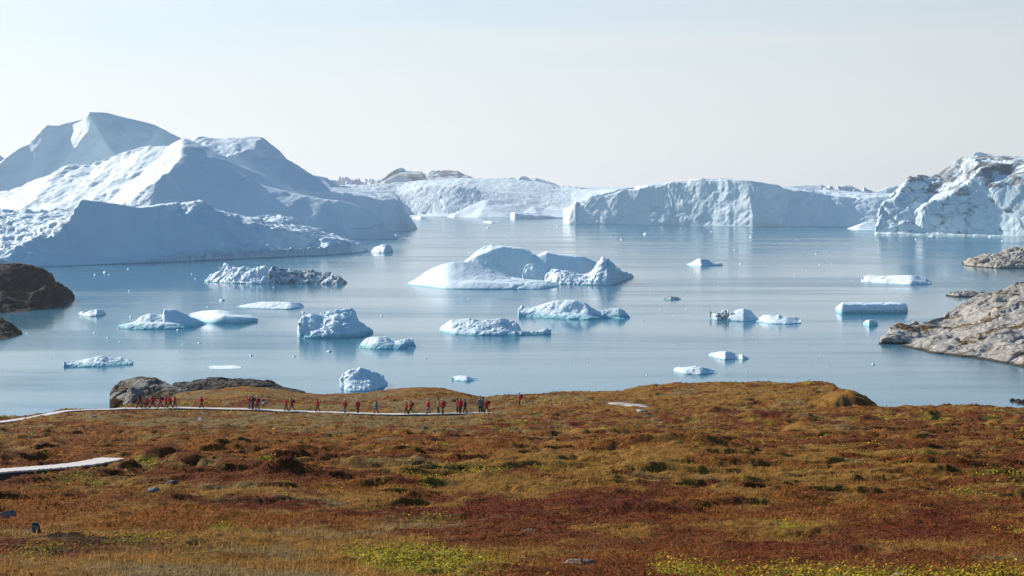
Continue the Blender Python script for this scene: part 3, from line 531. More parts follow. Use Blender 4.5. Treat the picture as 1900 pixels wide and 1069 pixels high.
# ------------------------------------------------------------------ rocky shores
R_DARK = rock_mat('dark_shore_rock', 5., light=(.04, .039, .038), dark=(.018, .018, .018), darkness=.8, moss=0)
R_LIGHT = rock_mat('pale_shore_rock', 4.2, light=(.47, .445, .39), darkness=.38, moss=.35, bumpd=.09, crk=.5)
R_OUT = rock_mat('outcrop_rock', 4.5, light=(.36, .335, .29), darkness=.56, moss=.6, wet=0)
R_OUTD = rock_mat('dark_outcrop_rock', 4.5, light=(.16, .15, .14), darkness=.8, moss=.8, wet=0)
R_STONE = rock_mat('field_stone', .25, light=(.25, .225, .195), darkness=.5, moss=.0, wet=0)
R_STONE2 = rock_mat('pale_field_stone', .3, light=(.52, .50, .47), darkness=.25, moss=0, wet=0)
o = tin_thing('headland', R_DARK, [WW((-400,640),(-200,600),(-60,588),(0,583),(40,580),(70,575),(100,564),(110,557),(124,556),(136,550)),
    PP((-400,480,640),(-200,484,640),(-60,488,640),(0,491,640),(12,494,640),(35,489,638),(50,493,636),(72,498,634),(92,508,632),(100,521,626),(110,531,624),(122,534,640),(137,548,655)),
    PP((-200,540,585),(-60,535,588),(0,545,590),(40,548,592),(70,545,598),(95,535,606)),
    [(-620,900,0),(-400,860,0),(-310,790,0),(-240,710,0)]], 1.3, smooth=1, amp=1.5, scl=14, fine=.3, fscl=2.5, ridge=1.2, rscl=8, chip=1.1, cscl=9, seed=81, depth=4, shore=1)
tag(o, kind='structure')
o = tin_thing('headland', R_DARK, [WW((-300,760),(-100,690),(0,636),(20,630),(40,622)), PP((-300,570,500),(-100,578,490),(-30,580,488),(0,588,485),(12,594,484),(24,604,482),(34,612,480),(41,619,480)), [(-330,620,0),(-240,600,0),(-200,520,0)]],
    .9, smooth=1, amp=1.2, scl=7, fine=.3, fscl=1.6, ridge=.6, rscl=5, chip=.7, cscl=6, seed=82, depth=4, shore=1)
tag(o, kind='structure')
o = tin_thing('headland', R_LIGHT, [WW((1626,639.5),(1645,650),(1680,663),(1710,672),(1740,677),(1770,679),(1800,690),(1850,699),(1900,708),(2000,725),(2200,770)),
    PP((1626,638,447),(1650,612,458),(1668,604,462),(1690,606,466),(1715,606,468),(1745,590,474),(1765,575,480),(1790,562,484),(1830,545,490),(1865,535,492),(1900,522,496),(1960,505,500),(2200,470,500)),
    PP((1640,628,446),(1672,622,450),(1690,634,446),(1720,628,448),(1760,636,432)), PP((1760,636,432),(1800,640,420),(1850,650,408),(1900,655,400),(2000,670,390)), PP((1715,606,468),(1770,600,465),(1830,590,455),(1900,575,450),(2050,560,450)),
    PP((1700,660,425),(1745,668,412),(1790,668,405),(1840,680,395),(1900,690,380)),
    [(200,560,0),(240,640,0),(310,640,0),(330,520,0)]], .62, smooth=1, amp=2.2, scl=12, fine=.2, fscl=1.4, ridge=.7, rscl=8, chip=1.9, cscl=20, cz=1.5, groove=.35, seed=83, depth=4, shore=1)
tag(o, kind='structure')
o = floe('rock_islet', R_DARK if False else R_LIGHT, [(1785,491.5),(1800,495),(1840,498),(1900,498.5),(2100,500)], [(.15, [(1785,490),(1830,485),(1900,484),(2100,485)]), (.5, [(1785,489.5),(1800,484),(1828,475.5),(1855,471),(1880,466),(1900,462.5),(1980,452),(2100,460)])], 110, nu=180, nv=70, amp=2, scl=14, ridge=1.08, rscl=8, fine=.5, fscl=2.5, chip=3.00, cscl=10.50, seed=84)
tag(o, 'low grey rocky islet with a brown top at the right edge, before the dirty iceberg', 'rock islet')
o = floe('rock_islet', R_LIGHT, [(1756,549.5),(1775,552),(1810,551.5),(1835,549)], [(.5, [(1756,547.5),(1770,543),(1790,540.5),(1805,541.5),(1812,545),(1820,541.5),(1835,547)])], 24, nu=90, nv=36, amp=.6, scl=5, ridge=0.36, rscl=3, fine=.2, fscl=1, chip=0.90, cscl=3.75, seed=85)
tag(o, 'small flat brown rock islet just off the pale rocky shore at the right', 'rock islet')
o = floe('rock_islet', R_DARK, [(1874,745.5),(1890,750),(1960,757)], [(.5, [(1874,743.5),(1885,741.5),(1895,745),(1905,742),(1960,744)])], 6, nu=60, nv=26, amp=.35, scl=1.6, ridge=0.18, rscl=1, chip=0.52, cscl=1.20, seed=86)
tag(o, 'small wet dark rocks awash at the right edge beyond the tundra', 'rock islet')

# ------------------------------------------------------------------ sea
m, nt, b = new_mat('sea_water'); q = NT(nt)
pos = q.n('ShaderNodeNewGeometry').outputs['Position']
band = q.noise(q.mapping(pos, (.0016, .009, 1), (0, 0, .12)), 1.0, 6, .6, .4)       # wind lanes
band2 = q.noise(q.mapping(pos, (.006, .05, 1), (0, 0, -.05)), 1.0, 5, .6, .3)
lane = q.ramp(q.math('ADD', q.math('MULTIPLY', band, .7), q.math('MULTIPLY', band2, .3)), .45, .63)
rip = q.noise(q.mapping(pos, (.45, 1.1, 1)), 1.0, 3, .6)
rip2 = q.noise(q.mapping(pos, (.06, .16, 1)), 1.0, 3, .5)
h = q.math('ADD', q.math('MULTIPLY', rip, q.math('ADD', q.math('MULTIPLY', lane, .20), .04)), q.math('MULTIPLY', rip2, .10))
bp = q.n('ShaderNodeBump', {'Strength': 1., 'Distance': .28}); nt.links.new(h, bp.inputs['Height']); nt.links.new(bp.outputs[0], b.inputs['Normal'])
nt.links.new(q.mix(lane, (.05, .19, .275), (.03, .135, .20)), b.inputs['Base Color'])
nt.links.new(q.math('ADD', .10, q.math('MULTIPLY', lane, .10)), b.inputs['Roughness'])
b.inputs['IOR'].default_value = 1.333
SEA = m
xs = np.array([-14000, -6000, -2500, -900, -300, 300, 900, 2500, 6000, 14000.]); ys = np.array([-3000, -200, 150, 300, 600, 1200, 2500, 5000, 9000, 16000.])
X, Y = np.meshgrid(xs, ys); V = np.stack([X.ravel(), Y.ravel(), np.zeros(X.size)], 1)
i = (np.arange(9)[:,None]*10 + np.arange(9)[None]).ravel()
tag(mesh_np('water', V, np.c_[i, i+1, i+11, i+10], SEA, smooth=False), kind='structure')
# ------------------------------------------------------------------ tundra terrain
NEAR = [(6,1135),(8,1093),(10,1062),(15,1018),(22,972),(32,918),(45,868),(65,832),(90,808),(120,789)]
NEARL = [(6,1135),(8,1093),(10,1062),(15,1018),(22,972),(32,922),(45,877),(60,846),(80,823),(105,805)]
NEARR = [(6,1135),(8,1093),(10,1062),(15,1018),(22,968),(32,912),(45,866),(65,830),(90,802),(115,782)]
TAB = [
 (-500, NEARL + [(125,805),(140,803),(150,800)]),
 (-60,  NEARL + [(125,797),(140,792),(150,786),(160,780)]),
 (0,    NEARL + [(125,796),(140,791),(150,787),(162,775)]),
 (45,   NEARL + [(125,793),(140,787),(152,780),(160,777)]),
 (110,  NEARL + [(125,791),(140,781),(160,769),(170,761)]),
 (230,  NEARL + [(125,790),(150,772),(176,761),(186,752)]),
 (330,  NEAR + [(150,771),(177,760),(190,744),(202,730)]),
 (460,  NEAR + [(150,772),(175,763),(190,738),(205,717)]),
 (560,  NEAR + [(150,776),(171,767),(185,746),(202,731)]),
 (640,  NEAR + [(150,779),(168,769),(185,748),(200,733)]),
 (700,  NEAR + [(150,781),(167,771),(185,744),(200,726)]),
 (760,  NEAR + [(150,780),(166,772),(185,740),(200,721)]),
 (830,  NEAR + [(145,782),(163,772),(185,738),(200,721)]),
 (900,  NEAR + [(145,778),(160,769),(180,748),(192,738)]),
 (960,  NEAR + [(145,769),(160,757),(178,742),(192,733)]),
 (1050, NEAR + [(135,773),(150,760),(172,740),(190,729)]),
 (1150, NEARR + [(135,767),(148,757),(170,739),(190,727)]),
 (1200, NEARR + [(135,770),(148,761),(168,738),(190,717)]),
 (1260, NEARR + [(135,771),(148,760),(168,735),(190,713)]),
 (1420, NEARR + [(135,766),(150,748),(168,728),(186,710)]),
 (1525, NEARR + [(135,764),(142,758),(145,748),(165,726),(180,710)]),
 (1556, NEARR + [(135,762),(141,758.5),(141.9,738),(160,724),(175,716)]),
 (1590, NEARR + [(135,761),(141,759),(141.9,739),(150,733),(158,731)]),
 (1612, NEARR + [(135,760),(141,760),(142,747),(148,743)]),
 (1632, NEARR + [(130,763),(136,760),(142,758)]),
 (1720, NEARR + [(126,764),(134,757)]),
 (1800, NEARR + [(126,764),(134,755)]),
 (1900, NEARR + [(124,769),(133,761)]),
 (2400, NEARR + [(124,776),(133,772)]),
]
def pchip(x, y, xq):
    h = np.diff(x); d = np.diff(y)/h; m = np.zeros_like(y)
    for i in range(1, len(x)-1):
        if d[i-1]*d[i] > 0:
            w1 = 2*h[i]+h[i-1]; w2 = h[i]+2*h[i-1]; m[i] = (w1+w2)/(w1/d[i-1]+w2/d[i])
    m[0] = d[0]; m[-1] = d[-1]
    k = np.clip(np.searchsorted(x, xq, 'right')-1, 0, len(x)-2); t = (xq-x[k])/h[k]
    return (2*t**3-3*t**2+1)*y[k]+(t**3-2*t**2+t)*h[k]*m[k]+(-2*t**3+3*t**2)*y[k+1]+(t**3-t**2)*h[k]*m[k+1]
NRW, CST, PLF = (400, 5., .12) if QUICK else (1020, 2.4, 1.)
DS = np.concatenate([np.exp(np.linspace(math.log(1.2), math.log(6), 40))[:-1], np.exp(np.linspace(math.log(6), math.log(212), NRW))[:-1], np.linspace(212, 300, 24)])
PXS = np.concatenate([np.linspace(-900, -120, 60)[:-1], np.arange(-120, 2020, CST), np.linspace(2021, 2900, 60)])
zc = []
for px, nodes in TAB:
    dd = [1.2, 3.0] + [n[0] for n in nodes]; zz = [-1.62, -1.78] + [-(n[1]-HY)/FOC*n[0] for n in nodes]
    c = nodes[-1][0]; zc0 = zz[-1]
    dd += [c+7, c+20, c+60, 320]; zz += [zc0-1.2, zc0-9, -51, -60]
    zc.append(pchip(np.array(dd), np.array(zz), DS))
zc = np.array(zc); tx = np.array([t[0] for t in TAB], float)
ZB = np.empty((len(DS), len(PXS)))
for j in range(len(DS)): ZB[j] = np.interp(PXS, tx, zc[:, j])
ker = np.hanning(17); ker /= ker.sum()                                     # round the corners between columns
for j in range(len(DS)): ZB[j] = np.convolve(np.pad(ZB[j], 8, mode='edge'), ker, 'valid')
GD, GP = np.meshgrid(DS, PXS, indexing='ij')
GX = (GP-CX)/FOC*GD; GY = GD
def base_z(px, d):
    j = np.clip(np.searchsorted(DS, d)-1, 0, len(DS)-2); i = np.clip(np.searchsorted(PXS, px)-1, 0, len(PXS)-2)
    tj = (d-DS[j])/(DS[j+1]-DS[j]); ti = (px-PXS[i])/(PXS[i+1]-PXS[i])
    return lambda Z: (Z[j,i]*(1-tj)+Z[j+1,i]*tj)*(1-ti)+(Z[j,i+1]*(1-tj)+Z[j+1,i+1]*tj)*ti
def ground_at(px, py, Z=None):
    """nearest spot of the ground that shows at this place"""
    Z = ZB if Z is None else Z
    i = np.argmin(abs(PXS-px)); rows = HY - Z[:,i]/DS*FOC
    k = np.nonzero((rows <= py) & (DS > 6))[0]; k = k[0] if len(k) else len(DS)-30
    return DS[k]
# walkway corridors
def wpoly(l): return np.array([((a-CX)/FOC*d, d) for a, d in l])
WALK_FAR = wpoly([(-140,141),(-60,146),(0,150),(60,156),(120,165),(180,172),(230,176.5),(330,178),(460,176),(560,172),(640,169),(700,167.5),(760,166.5),(830,164.5),(880,162.5),(906,161.5)])
WALK_NEAR = wpoly([(-420,32.5),(-200,36.5),(0,41.5),(120,45),(208,48.2)])
def pdist(X, Y, poly):
    best = np.full(X.shape, 1e9, np.float32)
    for a, b in zip(poly[:-1], poly[1:]):
        ab = b-a; t = np.clip(((X-a[0])*ab[0]+(Y-a[1])*ab[1])/(ab@ab), 0, 1)
        best = np.minimum(best, np.hypot(X-a[0]-t*ab[0], Y-a[1]-t*ab[1]))
    return best
DW = np.minimum(pdist(GX, GY, WALK_FAR)/1.0, pdist(GX, GY, WALK_NEAR)/.55)
calm = sstep(.9, 3.2, DW)
# hummocks and hollows
A1 = fbm(GX/7.5, GY/9, 0, 3)*.55*sstep(14, 50, GD)
A2 = fbm(GX/2.6, GY/2.9, 3.3, 3, .55)
A2 = A2*.26*sstep(7, 40, GD)
A3 = fbm(GX/.8, GY/.8, 7.7, 4, .6)*.10
A4 = fbm(GX/.22, GY/.22, 1.7, 3, .6)*.035
hol = fbm(GX/4.2+40, GY/2.3, 2.2, 3)                                        # shallow broken-edged hollows
A5 = -.42*sstep(.25, .38, hol)*sstep(16, 40, GD)
tus = np.maximum(0, fbm(GX/1.5+9, GY/1.3, 5.5, 2)-.12)*.4*sstep(12, 60, GD)
edge = sstep(-200, 40, GP)*0+1
led = fbm(GX/4.5+70, GY/1.7, 8.8, 3); led2 = fbm(GX/1.6+70, GY/.9, 4.4, 3)
A6 = .21*sstep(-.05, .10, led)*sstep(14, 45, GD) + .04*sstep(0, .12, led2)*sstep(9, 20, GD) - .08
NZ = (A6 + A1 + A2 + A3 + A5 + tus)*(.12+.88*calm) + A4*(.4+.6*calm)
FEAT = [  # px, py, across m, along m, height m (camera side is steep)
 (262,-47.6,1.1,.8,.36), (305,-48,.9,.7,.2), (515,890,.6,.5,.3), (185,905,1.0,.6,-.2), (1230,945,1.9,.8,-.45), (860,915,1.9,.7,-.35), (1130,884,2.4,.9,-.35),
 (1255,830,2.6,1.2,.45), (1320,770,2.2,1.5,.55), (1265,778,1.8,1.3,.45), (1440,775,2.4,1.2,.5), (1500,778,1.6,1.2,.5), (1480,985,.9,.55,-.22), (1600,992,.9,.5,-.22),
 (710,1035,.8,.4,.13), (760,1038,.5,.3,.08), (860,1045,.6,.3,.08), (1270,905,2.2,.9,-.3), (1720,775,2.5,1.2,.4), (1600,990,.5,.4,.1), (1680,845,2.6,1,.35), (1400,900,2.0,.7,-.25), (760,752,3.,2.2,.6), (830,735,3.5,2.4,.5), (600,755,3,2,.4), (560,890,1.2,.8,.2), (90,905,1.3,.8,.3)]
for px, py, ax, ay, h in FEAT:
    d = -py if py < 0 else ground_at(px, py); x0 = (px-CX)/FOC*d
    u = (GX-x0)/ax; v = (GY-d)/ay; v = np.where(v < 0, v*1.9, v*.8)
    NZ += h*np.exp(-(u*u+v*v)**1.3)*(.15+.85*np.maximum(calm, float(px < 340 and py < 0)))
GZ = ZB + NZ*sstep(3, 9, GD)*(1-.75*sstep(-20, -32, ZB))
# keep the ground just under the boards
def corridor(poly, lift, w):
    global GZ
    dist = pdist(GX, GY, poly); GZ = np.where(dist < w, np.minimum(GZ, ZB + lift), GZ)
corridor(WALK_FAR, -.02, 1.3); corridor(WALK_NEAR, -.05, 1.2)

# vegetation colours (what grows where)
C = {k: np.array(v) for k, v in dict(straw=(.46,.32,.145), gold=(.43,.235,.058), orange=(.36,.145,.036), rust=(.235,.078,.028), red=(.20,.05,.024), olive=(.19,.15,.045),
     lime=(.44,.40,.06), tan=(.34,.25,.13), grey=(.34,.26,.155), peat_shade=(.035,.024,.015)).items()}
REG = [('tan',500,785,420,26,1.5),('tan',760,745,260,32,1.3),('tan',420,730,130,30,.8),('gold',1300,895,360,48,1.5),('gold',1150,860,260,30,.9),('gold',1330,735,250,24,1.2),('tan',1330,725,250,22,.9),
       ('orange',250,835,330,28,1.3),('orange',900,835,340,28,.8),('rust',400,880,300,40,.9),('rust',1700,840,300,50,.9),('red',1000,950,230,36,1.5),('red',1650,900,220,26,.7),('red',760,905,120,16,.9),('red',1750,985,200,30,1.1),
       ('red',620,935,200,24,.6),('red',1450,1010,200,22,1.1),('rust',1000,1000,260,30,1.),('olive',150,885,170,24,1.1),('lime',150,892,110,14,1.0),('lime',110,868,90,9,.9),('olive',430,805,230,14,.7),('lime',360,797,90,7,.6),
       ('lime',750,1024,125,26,3.2),('lime',262,868,70,13,2.3),('lime',870,1040,110,16,2.2),('lime',460,985,80,8,2.2),('lime',440,975,60,5,1.5),('lime',200,990,70,6,.9),('lime',1500,1057,260,11,2.3),('lime',1800,1055,170,11,2.3),('lime',1255,1045,60,14,2.3),('lime',1460,982,70,10,2.1),('lime',430,860,80,6,1.2),('lime',1050,940,120,6,.9),
       ('grey',220,1045,330,26,2.0),('grey',620,1062,150,16,.9),('straw',1050,1040,160,16,1.1),('tan',330,1010,330,12,.9),('orange',500,1010,100,14,1.1),('lime',960,785,90,8,1.1),('lime',760,925,120,6,.8),('gold',900,915,160,14,.8),('lime',640,965,60,5,.8),('orange',1500,940,300,24,.6),('gold',1150,965,150,14,.5),('straw',1700,880,200,20,.5)]
def veg(X, Y, PX, PY, with_detail=True):
    n = {}
    for i, k in enumerate(C):
        n[k] = 1.45*fbm(X/6+i*11, Y/7-i*7, i*3.1, 2) + 1.0*fbm(X/1.5+i*5, Y/1.6+i*3, i*1.7, 2) + .45*fbm(X/.45-i*5, Y/.4, i*2.1, 2)
    base = dict(straw=-.25, gold=.20, orange=.22, rust=.2, red=-.1, olive=-.2, lime=-.36, tan=-.12, grey=-.75, peat_shade=-.42)
    sc = {k: base[k] + n[k] for k in C}
    for k, px, py, sx, sy, s in REG:
        sc[k] = sc[k] + s*.62*np.exp(-((PX-px)/sx)**2-((PY-py)/sy)**2)
    S = np.stack([sc[k] for k in C]); S = np.exp((S-S.max(0))*12.); S /= S.sum(0)
    col = np.einsum('kn,kc->nc', S, np.stack([C[k] for k in C])*np.array([.84, .79, .60]))
    return col, S
PYB = HY - ZB/GD*FOC
colg, Sg = veg(GX.ravel(), GY.ravel(), GP.ravel(), PYB.ravel())
hv = hol.ravel(); 
mot = fbm(GX.ravel()/.3, GY.ravel()/.3, 2.5, 3)
colg = colg*(1+.5*mot)[:,None]
colg = colg*(1-.55*sstep(.28,.42,hv))[:,None] + C['peat_shade']*(.55*sstep(.28,.42,hv))[:,None]      # hollows darkened in the colour to paint in their shade
m, nt, b = new_mat('tundra_ground'); q = NT(nt)
pos = q.n('ShaderNodeNewGeometry').outputs['Position']
at = q.n('ShaderNodeVertexColor', layer_name='veg').outputs['Color']
nA = q.noise(pos, 5., 6, .7); nB = q.noise(pos, 1.4, 5, .65); nC = q.noise(pos, 22., 4, .7)
hs = q.n('ShaderNodeHueSaturation', {'Color': at}); nt.links.new(q.math('ADD', .12, q.math('MULTIPLY', nA, 1.75)), hs.inputs['Value'])  # strong value noise puts fine shading into the ground colour
nt.links.new(q.math('ADD', .475, q.math('MULTIPLY', nB, .05)), hs.inputs['Hue'])
c2 = q.mix(q.math('MULTIPLY', q.ramp(nC, .5, .7, True), .35), hs.outputs[0], (.03, .02, .012))  # dark gaps painted as shade between the small plants
nt.links.new(c2, b.inputs['Base Color']); b.inputs['Roughness'].default_value = .95; b.inputs['Specular IOR Level'].default_value = .05
hh = q.math('ADD', q.math('MULTIPLY', nB, 1.), q.math('ADD', q.math('MULTIPLY', nA, .5), q.math('MULTIPLY', nC, .15)))
bp = q.n('ShaderNodeBump', {'Strength': 1., 'Distance': .32}); nt.links.new(hh, bp.inputs['Height']); nt.links.new(bp.outputs[0], b.inputs['Normal'])
V = np.stack([GX.ravel(), GY.ravel(), (GZ+H).ravel()], 1); nr, nc = GX.shape
i = (np.arange(nr-1)[:,None]*nc + np.arange(nc-1)[None]).ravel()
tag(mesh_np('ground', V, np.c_[i, i+1, i+nc+1, i+nc], m, colors=colg), kind='structure')

# ------------------------------------------------------------------ plants that stick up: grass, heath and willow leaves
def gsample(px, d, Z): return base_z(px, d)(Z)
def plants(name, label, n, kinds, wfun, mode, seed, hgt, wid):
    r = np.random.default_rng(seed); n = int(n*PLF)
    # spread evenly over what is seen: choose the row first
    jm = np.argmin(abs(PXS-900)); rows = PYB[:, jm]; ok = (DS > 6.2) & (DS < 195)
    w = np.where(ok, np.abs(np.gradient(rows)), 0); w = w + ok*.02; w /= w.sum()
    j = r.choice(len(DS), n, p=w); d = DS[j]*(1+r.uniform(-.002, .002, n)); px = r.uniform(-110, 2010, n)
    z = gsample(px, d, GZ); zb = gsample(px, d, ZB); x = (px-CX)/FOC*d
    py = HY - zb/d*FOC
    col, S = veg(x, d, px, py)
    K = list(C); s = sum(S[K.index(k)] for k in kinds)
    dw = np.minimum(pdist(x, d, WALK_FAR), pdist(x, d, WALK_NEAR)+.1)
    dry = gsample(px, d, hol)
    keep = (r.random(n) < wfun(s)) & (dw > 1.15) & (zb > -40)
    x, d, z, col, S = x[keep], d[keep], z[keep], col[keep], S[:, keep]; n = len(x)
    far = sstep(14, 70, d)
    h = (hgt[0] + (hgt[1]-hgt[0])*r.random(n)**1.6)*(1+.5*far); wd = np.maximum(wid, d*.00075)*(.7+.6*r.random(n))
    az = r.uniform(0, 2*np.pi, n); ln = r.uniform(.1, .75, n)*h
    if mode == 'blade':
        az2 = az + r.uniform(-.6, .6, n)
        cx, sx = np.cos(az), np.sin(az)
        p0 = np.stack([x-cx*wd/2, d-sx*wd/2, z-.02], 1); p1 = np.stack([x+cx*wd/2, d+sx*wd/2, z-.02], 1)
        dx, dy = np.cos(az2+1.4)*ln+.12*h, np.sin(az2+1.4)*ln
        p2 = np.stack([x+dx*.4-cx*wd*.3, d+dy*.4-sx*wd*.3, z+h*.6], 1); p3 = np.stack([x+dx*.4+cx*wd*.3, d+dy*.4+sx*wd*.3, z+h*.6], 1)
        p4 = np.stack([x+dx, d+dy, z+h], 1)
        V = np.stack([p0,p1,p2,p3,p4], 1).reshape(-1,3); k = np.arange(n)[:,None]*5
        F = np.concatenate([k+[[0,1,3]], k+[[0,3,2]], k+[[2,3,4]]]); rep = 5
    else:
        hz = z + h*r.random(n)**.7
        ls = np.maximum(wid, d*.0009)*(.7+.7*r.random(n)); ti = r.uniform(-.9, .9, n); ro = r.uniform(-.9, .9, n)
        a = np.stack([np.cos(az), np.sin(az), ti], 1); a /= np.linalg.norm(a, axis=1)[:,None]
        bb = np.stack([-np.sin(az), np.cos(az), ro], 1); bb /= np.linalg.norm(bb, axis=1)[:,None]
        c = np.stack([x, d, hz], 1); l = ls[:,None]
        V = np.stack([c-a*l, c+bb*l*.5, c+a*l, c-bb*l*.5], 1).reshape(-1,3); k = np.arange(n)[:,None]*4
        F = np.concatenate([k+[[0,1,2]], k+[[0,2,3]]]); rep = 4
    return x, d, V, F, rep, col, S, r, n
def veg_mat(name, trans=.35):
    m, nt, b = new_mat(name); q = NT(nt)
    at = q.n('ShaderNodeVertexColor', layer_name='veg').outputs['Color']
    nt.links.new(at, b.inputs['Base Color']); b.inputs['Roughness'].default_value = .8; b.inputs['Specular IOR Level'].default_value = .05
    tr = q.n('ShaderNodeBsdfTranslucent'); nt.links.new(at, tr.inputs['Color'])
    mx = q.n('ShaderNodeMixShader', {0: trans}); out = nt.nodes['Material Output']
    nt.links.new(b.outputs[0], mx.inputs[1]); nt.links.new(tr.outputs[0], mx.inputs[2]); nt.links.new(mx.outputs[0], out.inputs['Surface'])
    return m
VM = veg_mat('plant_tissue')
def finish(name, label, cat, V, F, rep, col):
    V = V.copy(); V[:,2] += H
    o = mesh_np(name, V, F, VM, smooth=False, colors=np.repeat(col, rep, 0))
    return tag(o, label, cat, kind='stuff')
x, d, V, F, rep, col, S, r, n = plants('grass', '', 150000, ['straw','gold','tan','grey','orange'], lambda s: .03+.8*s**1.3, 'blade', 5, (.02,.10), .0035)
col = col*.8 + np.array([.50,.35,.17])*.2*(r.random(n)[:,None]*.8+.35); col *= (.55+.8*r.random(n))[:,None]
finish('dry_grass', 'straw coloured dry grass growing all over the tundra slope', 'grass', V, F, rep, col)
x, d, V, F, rep, col, S, r, n = plants('heath', '', 300000, ['red','rust','orange','peat_shade'], lambda s: .05+.95*s, 'leaf', 6, (.01,.09), .012)
col = col*.95 + C['rust']*.05; col *= (.45+1.1*r.random(n))[:,None]
hot = r.random(n) < .07; col[hot] = np.array([.42,.06,.03])*(.6+.6*r.random(hot.sum()))[:,None]
finish('heath_leaves', 'rust red dwarf heath leaves covering the tundra slope', 'heath', V, F, rep, col)
x, d, V, F, rep, col, S, r, n = plants('willow', '', 560000, ['lime','olive'], lambda s: np.clip(1.25*s**1.5, 0, 1), 'leaf', 8, (.02,.15), .013)
col = np.stack([.58+.22*r.random(n), .45+.14*r.random(n), .03+.04*r.random(n)], 1)*(.2+1.0*r.random(n))[:,None]
g = r.random(n) < .25; col[g] = np.array([.12,.14,.035])*(.3+.9*r.random(g.sum()))[:,None]
rd = r.random(n) < .07; col[rd] = np.array([.45,.12,.03])
finish('willow_leaves', 'yellow green dwarf willow leaves in patches on the tundra slope', 'dwarf willow', V, F, rep, col)

# ------------------------------------------------------------------ boardwalks and path
BOARD = plain_mat('weathered_boards', (.62, .58, .53), .8, .2, 3.)
BEAM = plain_mat('dark_beams', (.06, .05, .042), .9, .3, 5.)
def boardwalk(name, poly, width, lift, plank, seed):
    r = np.random.default_rng(seed)
    seg = np.linalg.norm(np.diff(poly, axis=0), axis=1); s = np.concatenate([[0], np.cumsum(seg)]); L = s[-1]
    def at(t):
        t = np.atleast_1d(t); x = np.interp(t, s, poly[:,0]); y = np.interp(t, s, poly[:,1])
        z = base_z((x/y)*FOC+CX, y)(ZB); return x, y, z
    tt = np.arange(0, L, .5); zz = at(tt)[2]; k = np.hanning(25); k /= k.sum(); zs = np.convolve(np.pad(zz, 12, mode='edge'), k, 'valid')
    Zf = lambda t: np.interp(t, tt, zs)
    V = []; Fq = []
    def box(c, ux, uy, hx, hy, z0, z1, z0b=None, z1b=None):
        o = len(V)
        for sx, sy in ((-1,-1),(1,-1),(1,1),(-1,1)):
            p = c + ux*hx*sx + uy*hy*sy; a0, a1 = (z0, z1) if sx < 0 or z0b is None else (z0b, z1b)
            V.append((p[0], p[1], a0)); V.append((p[0], p[1], a1))
        for a in range(4):
            bq = (a+1) % 4; Fq.append((o+2*a, o+2*bq, o+2*bq+1, o+2*a+1))
        Fq.append((o+1, o+3, o+5, o+7)); Fq.append((o, o+6, o+4, o+2))
    def dirn(t):
        x0, y0, _ = at(t-.6); x1, y1, _ = at(t+.6); u = np.array([x1[0]-x0[0], y1[0]-y0[0]]); return u/np.linalg.norm(u)
    t = plank/2
    while t < L:
        u = dirn(t); nrm = np.array([-u[1], u[0]]); x, y, _ = at(t); z = Zf(t)+lift+H+r.uniform(-.006, .006)
        box(np.array([x[0], y[0]]), u, nrm, plank*.43, width/2+r.uniform(-.02, .02), z-.045, z); t += plank
    deck = mesh_np(name, np.array(V), np.array(Fq), BOARD, smooth=False); tag(deck, kind='structure')
    for side in (-1, 1):
        V.clear(); Fq.clear(); t = .5
        while t < L:
            u = dirn(t); nrm = np.array([-u[1], u[0]]); x, y, _ = at(t); c = np.array([x[0], y[0]])+nrm*side*(width/2-.08)
            za, zb_ = Zf(t-.5)+lift+H, Zf(t+.5)+lift+H
            box(c, u, nrm, .5, .05, za-.24, za-.055, zb_-.24, zb_-.055)
            box(c+u*.1, u, nrm, .06, .042, za-.24-.5, za-.24); t += 1.0
        mesh_np('beam', np.array(V), np.array(Fq), BEAM, smooth=False, parent=deck)
    return deck, at, Zf
dk, atF, ZfF = boardwalk('boardwalk', WALK_FAR, 1.15, .16, .22, 1)
boardwalk('boardwalk', WALK_NEAR, .9, .22, .14, 2)
# pale path bend on the right
pl = [(1128,750),(1150,749.5),(1172,752),(1190,753),(1203,756),(1210,760),(1204,764),(1188,765.5),(1178,763),(1184,759),(1178,756.5),(1160,753),(1140,752)]
GRAVEL = plain_mat('pale_gravel', (.40, .37, .33), .95, .35, 1.2)
v = []
lo = []
for a, c in pl:
    d = ground_at(a, c); lo.append(((a-CX)/FOC*d, d))
lo = np.array(lo); cen = lo.mean(0)
pts, Fp = [], []
from mathutils.geometry import tessellate_polygon
tr = tessellate_polygon([[Vector((p[0], p[1], 0)) for p in lo]])
Vp, Fp = refine(np.c_[lo, np.zeros(len(lo))].astype(float), np.array(tr), .7)
Vp = Vp.copy(); pxp = Vp[:,0]/Vp[:,1]*FOC+CX; Vp[:,2] = base_z(pxp, Vp[:,1])(ZB)+H+.16
a = Vp[Fp[:,1]]-Vp[Fp[:,0]]; bq = Vp[Fp[:,2]]-Vp[Fp[:,0]]; flip = np.cross(a, bq)[:,2] < 0; Fp[flip] = Fp[flip][:, ::-1]
Vp, Fp = skirt(Vp, Fp, 0); Vp[Vp[:,2] == 0, 2] = H-40
ids = np.arange(len(Vp)); low = Vp[:,2] < 10
Vp[low, 2] = base_z(Vp[low,0]/Vp[low,1]*FOC+CX, Vp[low,1])(ZB)+H-.6
tag(mesh_np('path', Vp, Fp, GRAVEL), kind='structure')

